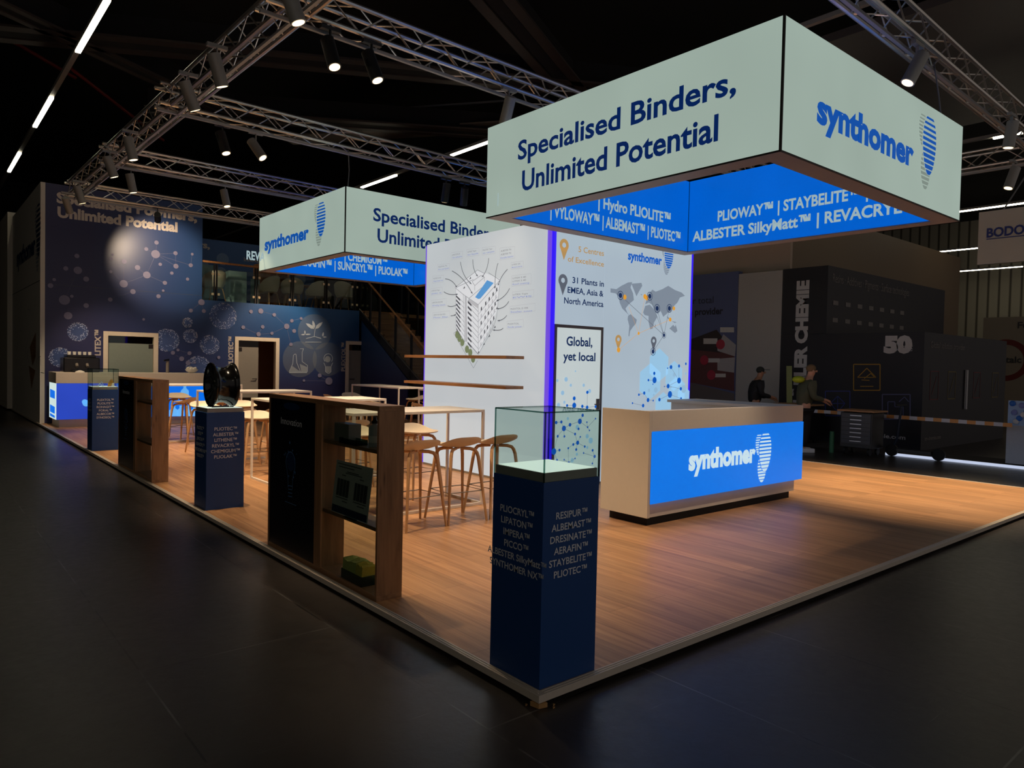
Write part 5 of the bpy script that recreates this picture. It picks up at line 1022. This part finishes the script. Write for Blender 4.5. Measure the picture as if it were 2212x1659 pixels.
def cart(x, y, sx, sy, label):
    t = thing('tool_cart', label, 'tool cart', (x, y, F)); MB().box(x, x+sx, y, y+sy, F+.14, .76).build('cabinet', 'cart_black', t, bevel=.008); MB().box(x-.05, x+sx+.05, y-.05, y+sy+.05, .78, .81).build('work_top', 'cart_top', t)
    for k in range(7): d = MB().box(x-.012, x, y+.03, y+sy-.03, .16+.083*k, .235+.083*k).build('drawer', 'cart_drawer', t); MB().box(x-.03, x-.012, y+.2, y+sy-.2, .2+.083*k, .215+.083*k).build('drawer_handle', 'cart_silver', d)
    for a in (x+.08, x+sx-.08):
        for b in (y+.08, y+sy-.08): MB().cyl((a, b-.02, F+.07), (a, b+.02, F+.07), .07, 14).build('caster', 'rubber', t)
cart(11.85, 3.6, .5, .62, 'black tool cart with silver drawer handles and a wooden top beside the scooter'); cart(12.9, 5.4, .5, .8, 'black tool chest between the two workers')
e_ = thing('electric_scooter', 'black electric scooter standing in front of the black booth', 'scooter', (12.38, 3.0, F))
for y in (3.45, 2.62): MB().cyl((12.36, y, F+.115), (12.41, y, F+.115), .115, 24).build('wheel', 'rubber', e_, True)
MB().box(12.31, 12.46, 2.72, 3.35, F+.10, F+.16).build('deck', 'cart_black', e_, bevel=.01); MB().pipe([(12.385, 3.45, F+.12), (12.385, 3.36, F+.35), (12.385, 3.3, .93)], .024).build('stem', 'scooter_blue', e_, True); MB().cyl((12.15, 3.3, .93), (12.62, 3.3, .93), .02).build('handlebar', 'rubber', e_, True)
tag(MB().cyl((11.85, 4.38, F), (11.85, 4.38, F+.42), .045, 16).build('green_roll', 'roll_green', None, True), 'green roll standing on the floor by the tool cart', 'roll')
tag(MB().bar((13.0, 5.9, F), (13.5, 6.25, 1.65), .12, .04).build('leaning_board', 'timber_green'), 'pale green board leaning against the black booth', 'board')
# ------------------------------------------------------------------ two workers
def skin_mesh(name, mat, par, nodes, edges, root=0, sub=1):
    inv = frame_of(par).inverted(); me = bpy.data.meshes.new(name); me.from_pydata([inv @ Vector(n[:3]) for n in nodes], edges, []); me.materials.append(M[mat]); o = bpy.data.objects.new(name, me); COL.objects.link(o); o.parent = par
    o.modifiers.new('skin', 'SKIN').use_smooth_shade = True
    if not me.skin_vertices: me.attributes
    for i, n in enumerate(nodes): me.skin_vertices[0].data[i].radius = (n[3], n[4] if len(n) > 4 else n[3])
    me.skin_vertices[0].data[root].use_root = True
    s = o.modifiers.new('sub', 'SUBSURF'); s.levels = s.render_levels = sub; return o
def worker(x, y, H, label, top, hair, cap, skin):
    t = thing('person', label, 'person', (x, y, F)); f = Vector((.75, -.66, 0)).normalized(); s = Vector((f.y, -f.x, 0)); k = H/1.75
    P = lambda a, b, z, *r: (*(Vector((x, y, F))+f*a*k+s*b*k+Z_*z*k), *[v*k for v in r])
    fin = [P(.47+.02*j, -.12+.022*j, 1.02-.02*j, .009) for j in range(5)]+[P(.47+.02*j, .12-.022*j, 1.04-.02*j, .009) for j in range(5)]
    nd = [P(0, 0, .95, .12), P(.02, 0, 1.2, .12), P(.05, 0, 1.42, .11), P(.09, 0, 1.52, .055), P(.13, 0, 1.60, .085), P(.14, 0, 1.69, .085), P(.05, -.19, 1.40, .055), P(.08, -.24, 1.12, .045), P(.36, -.13, 1.05, .03), P(.42, -.12, 1.05, .03), P(.05, .19, 1.40, .055), P(.08, .24, 1.12, .045), P(.36, .13, 1.07, .03), P(.42, .12, 1.07, .03), P(0, -.1, .86, .09), P(.03, -.11, .48, .06), P(0, -.11, .07, .04), P(0, .1, .86, .09), P(.03, .11, .48, .06), P(-.03, .11, .07, .04)]
    ed = [(0, 1), (1, 2), (2, 3), (3, 4), (4, 5), (2, 6), (6, 7), (7, 8), (8, 9), (2, 10), (10, 11), (11, 12), (12, 13), (0, 14), (14, 15), (15, 16), (0, 17), (17, 18), (18, 19)]
    nd += fin; ed += [(9, 20+j) for j in range(5)]+[(13, 25+j) for j in range(5)]
    skin_mesh('body', skin, t, nd, ed)
    skin_mesh('jacket', top, t, [P(0, 0, .86, .165), P(0, 0, 1.1, .17), P(.04, 0, 1.40, .15), P(.06, 0, 1.49, .09), P(.05, -.19, 1.40, .085), P(.08, -.26, 1.12, .07), P(.33, -.14, 1.05, .05), P(.05, .19, 1.40, .085), P(.08, .26, 1.12, .07), P(.33, .14, 1.07, .05)], [(0, 1), (1, 2), (2, 3), (2, 4), (4, 5), (5, 6), (2, 7), (7, 8), (8, 9)])
    skin_mesh('trousers', 'trouser_black', t, [P(0, 0, .9, .15), P(0, -.1, .8, .11), P(.03, -.11, .48, .08), P(0, -.11, .1, .065), P(0, .1, .8, .11), P(.03, .11, .48, .08), P(-.03, .11, .1, .065)], [(0, 1), (1, 2), (2, 3), (0, 4), (4, 5), (5, 6)])
    c = Vector(P(.13, 0, 1.66)[:3]); q = MB().ball(c+Z_*.035-f*.015, .095*k, .095*k, .085*k); q.build('cap' if cap else 'hair', hair, t, True)
    if cap: MB().obox(c+f*.13*k+Z_*.045, f*.06, s*.06, Z_*.006).build('cap_peak', hair, t)
    q = MB().obox(c+f*.095*k-Z_*.02, f*.018, s*.01, Z_*.02); q.build('nose', skin, t); q = MB(); [q.ball(c+s*b*.085*k-Z_*.02, .012, .02, .028, 8, 6) for b in (-1, 1)]; q.build('ears', skin, t, True)
    q = MB(); [q.ball(c+f*.083*k+s*b*.032+Z_*.005, .008, .008, .006, 8, 6) for b in (-1, 1)]; q.build('eyes', 'shoe_black', t)
    for b in (-.11, .11): p = Vector(P(.05, b, .045)[:3]); MB().obox(p, f*.14, s*.045, Z_*.045).build('shoe', 'shoe_white', t, bevel=.02)
    return t
w2_ = worker(11.35, 4.72, 1.72, 'worker in an olive hoodie with a lime hood, looking down at his hands', 'hoodie_olive', 'hair_fair', False, 'skin')
MB().ball((11.25, 4.8, 1.38), .12, .12, .07).build('hood', 'hood_lime', w2_, True)
worker(12.35, 6.42, 1.66, 'worker in a black jacket and dark cap in front of the white partition', 'jacket_black', 'cap_dark', True, 'skin_tan')
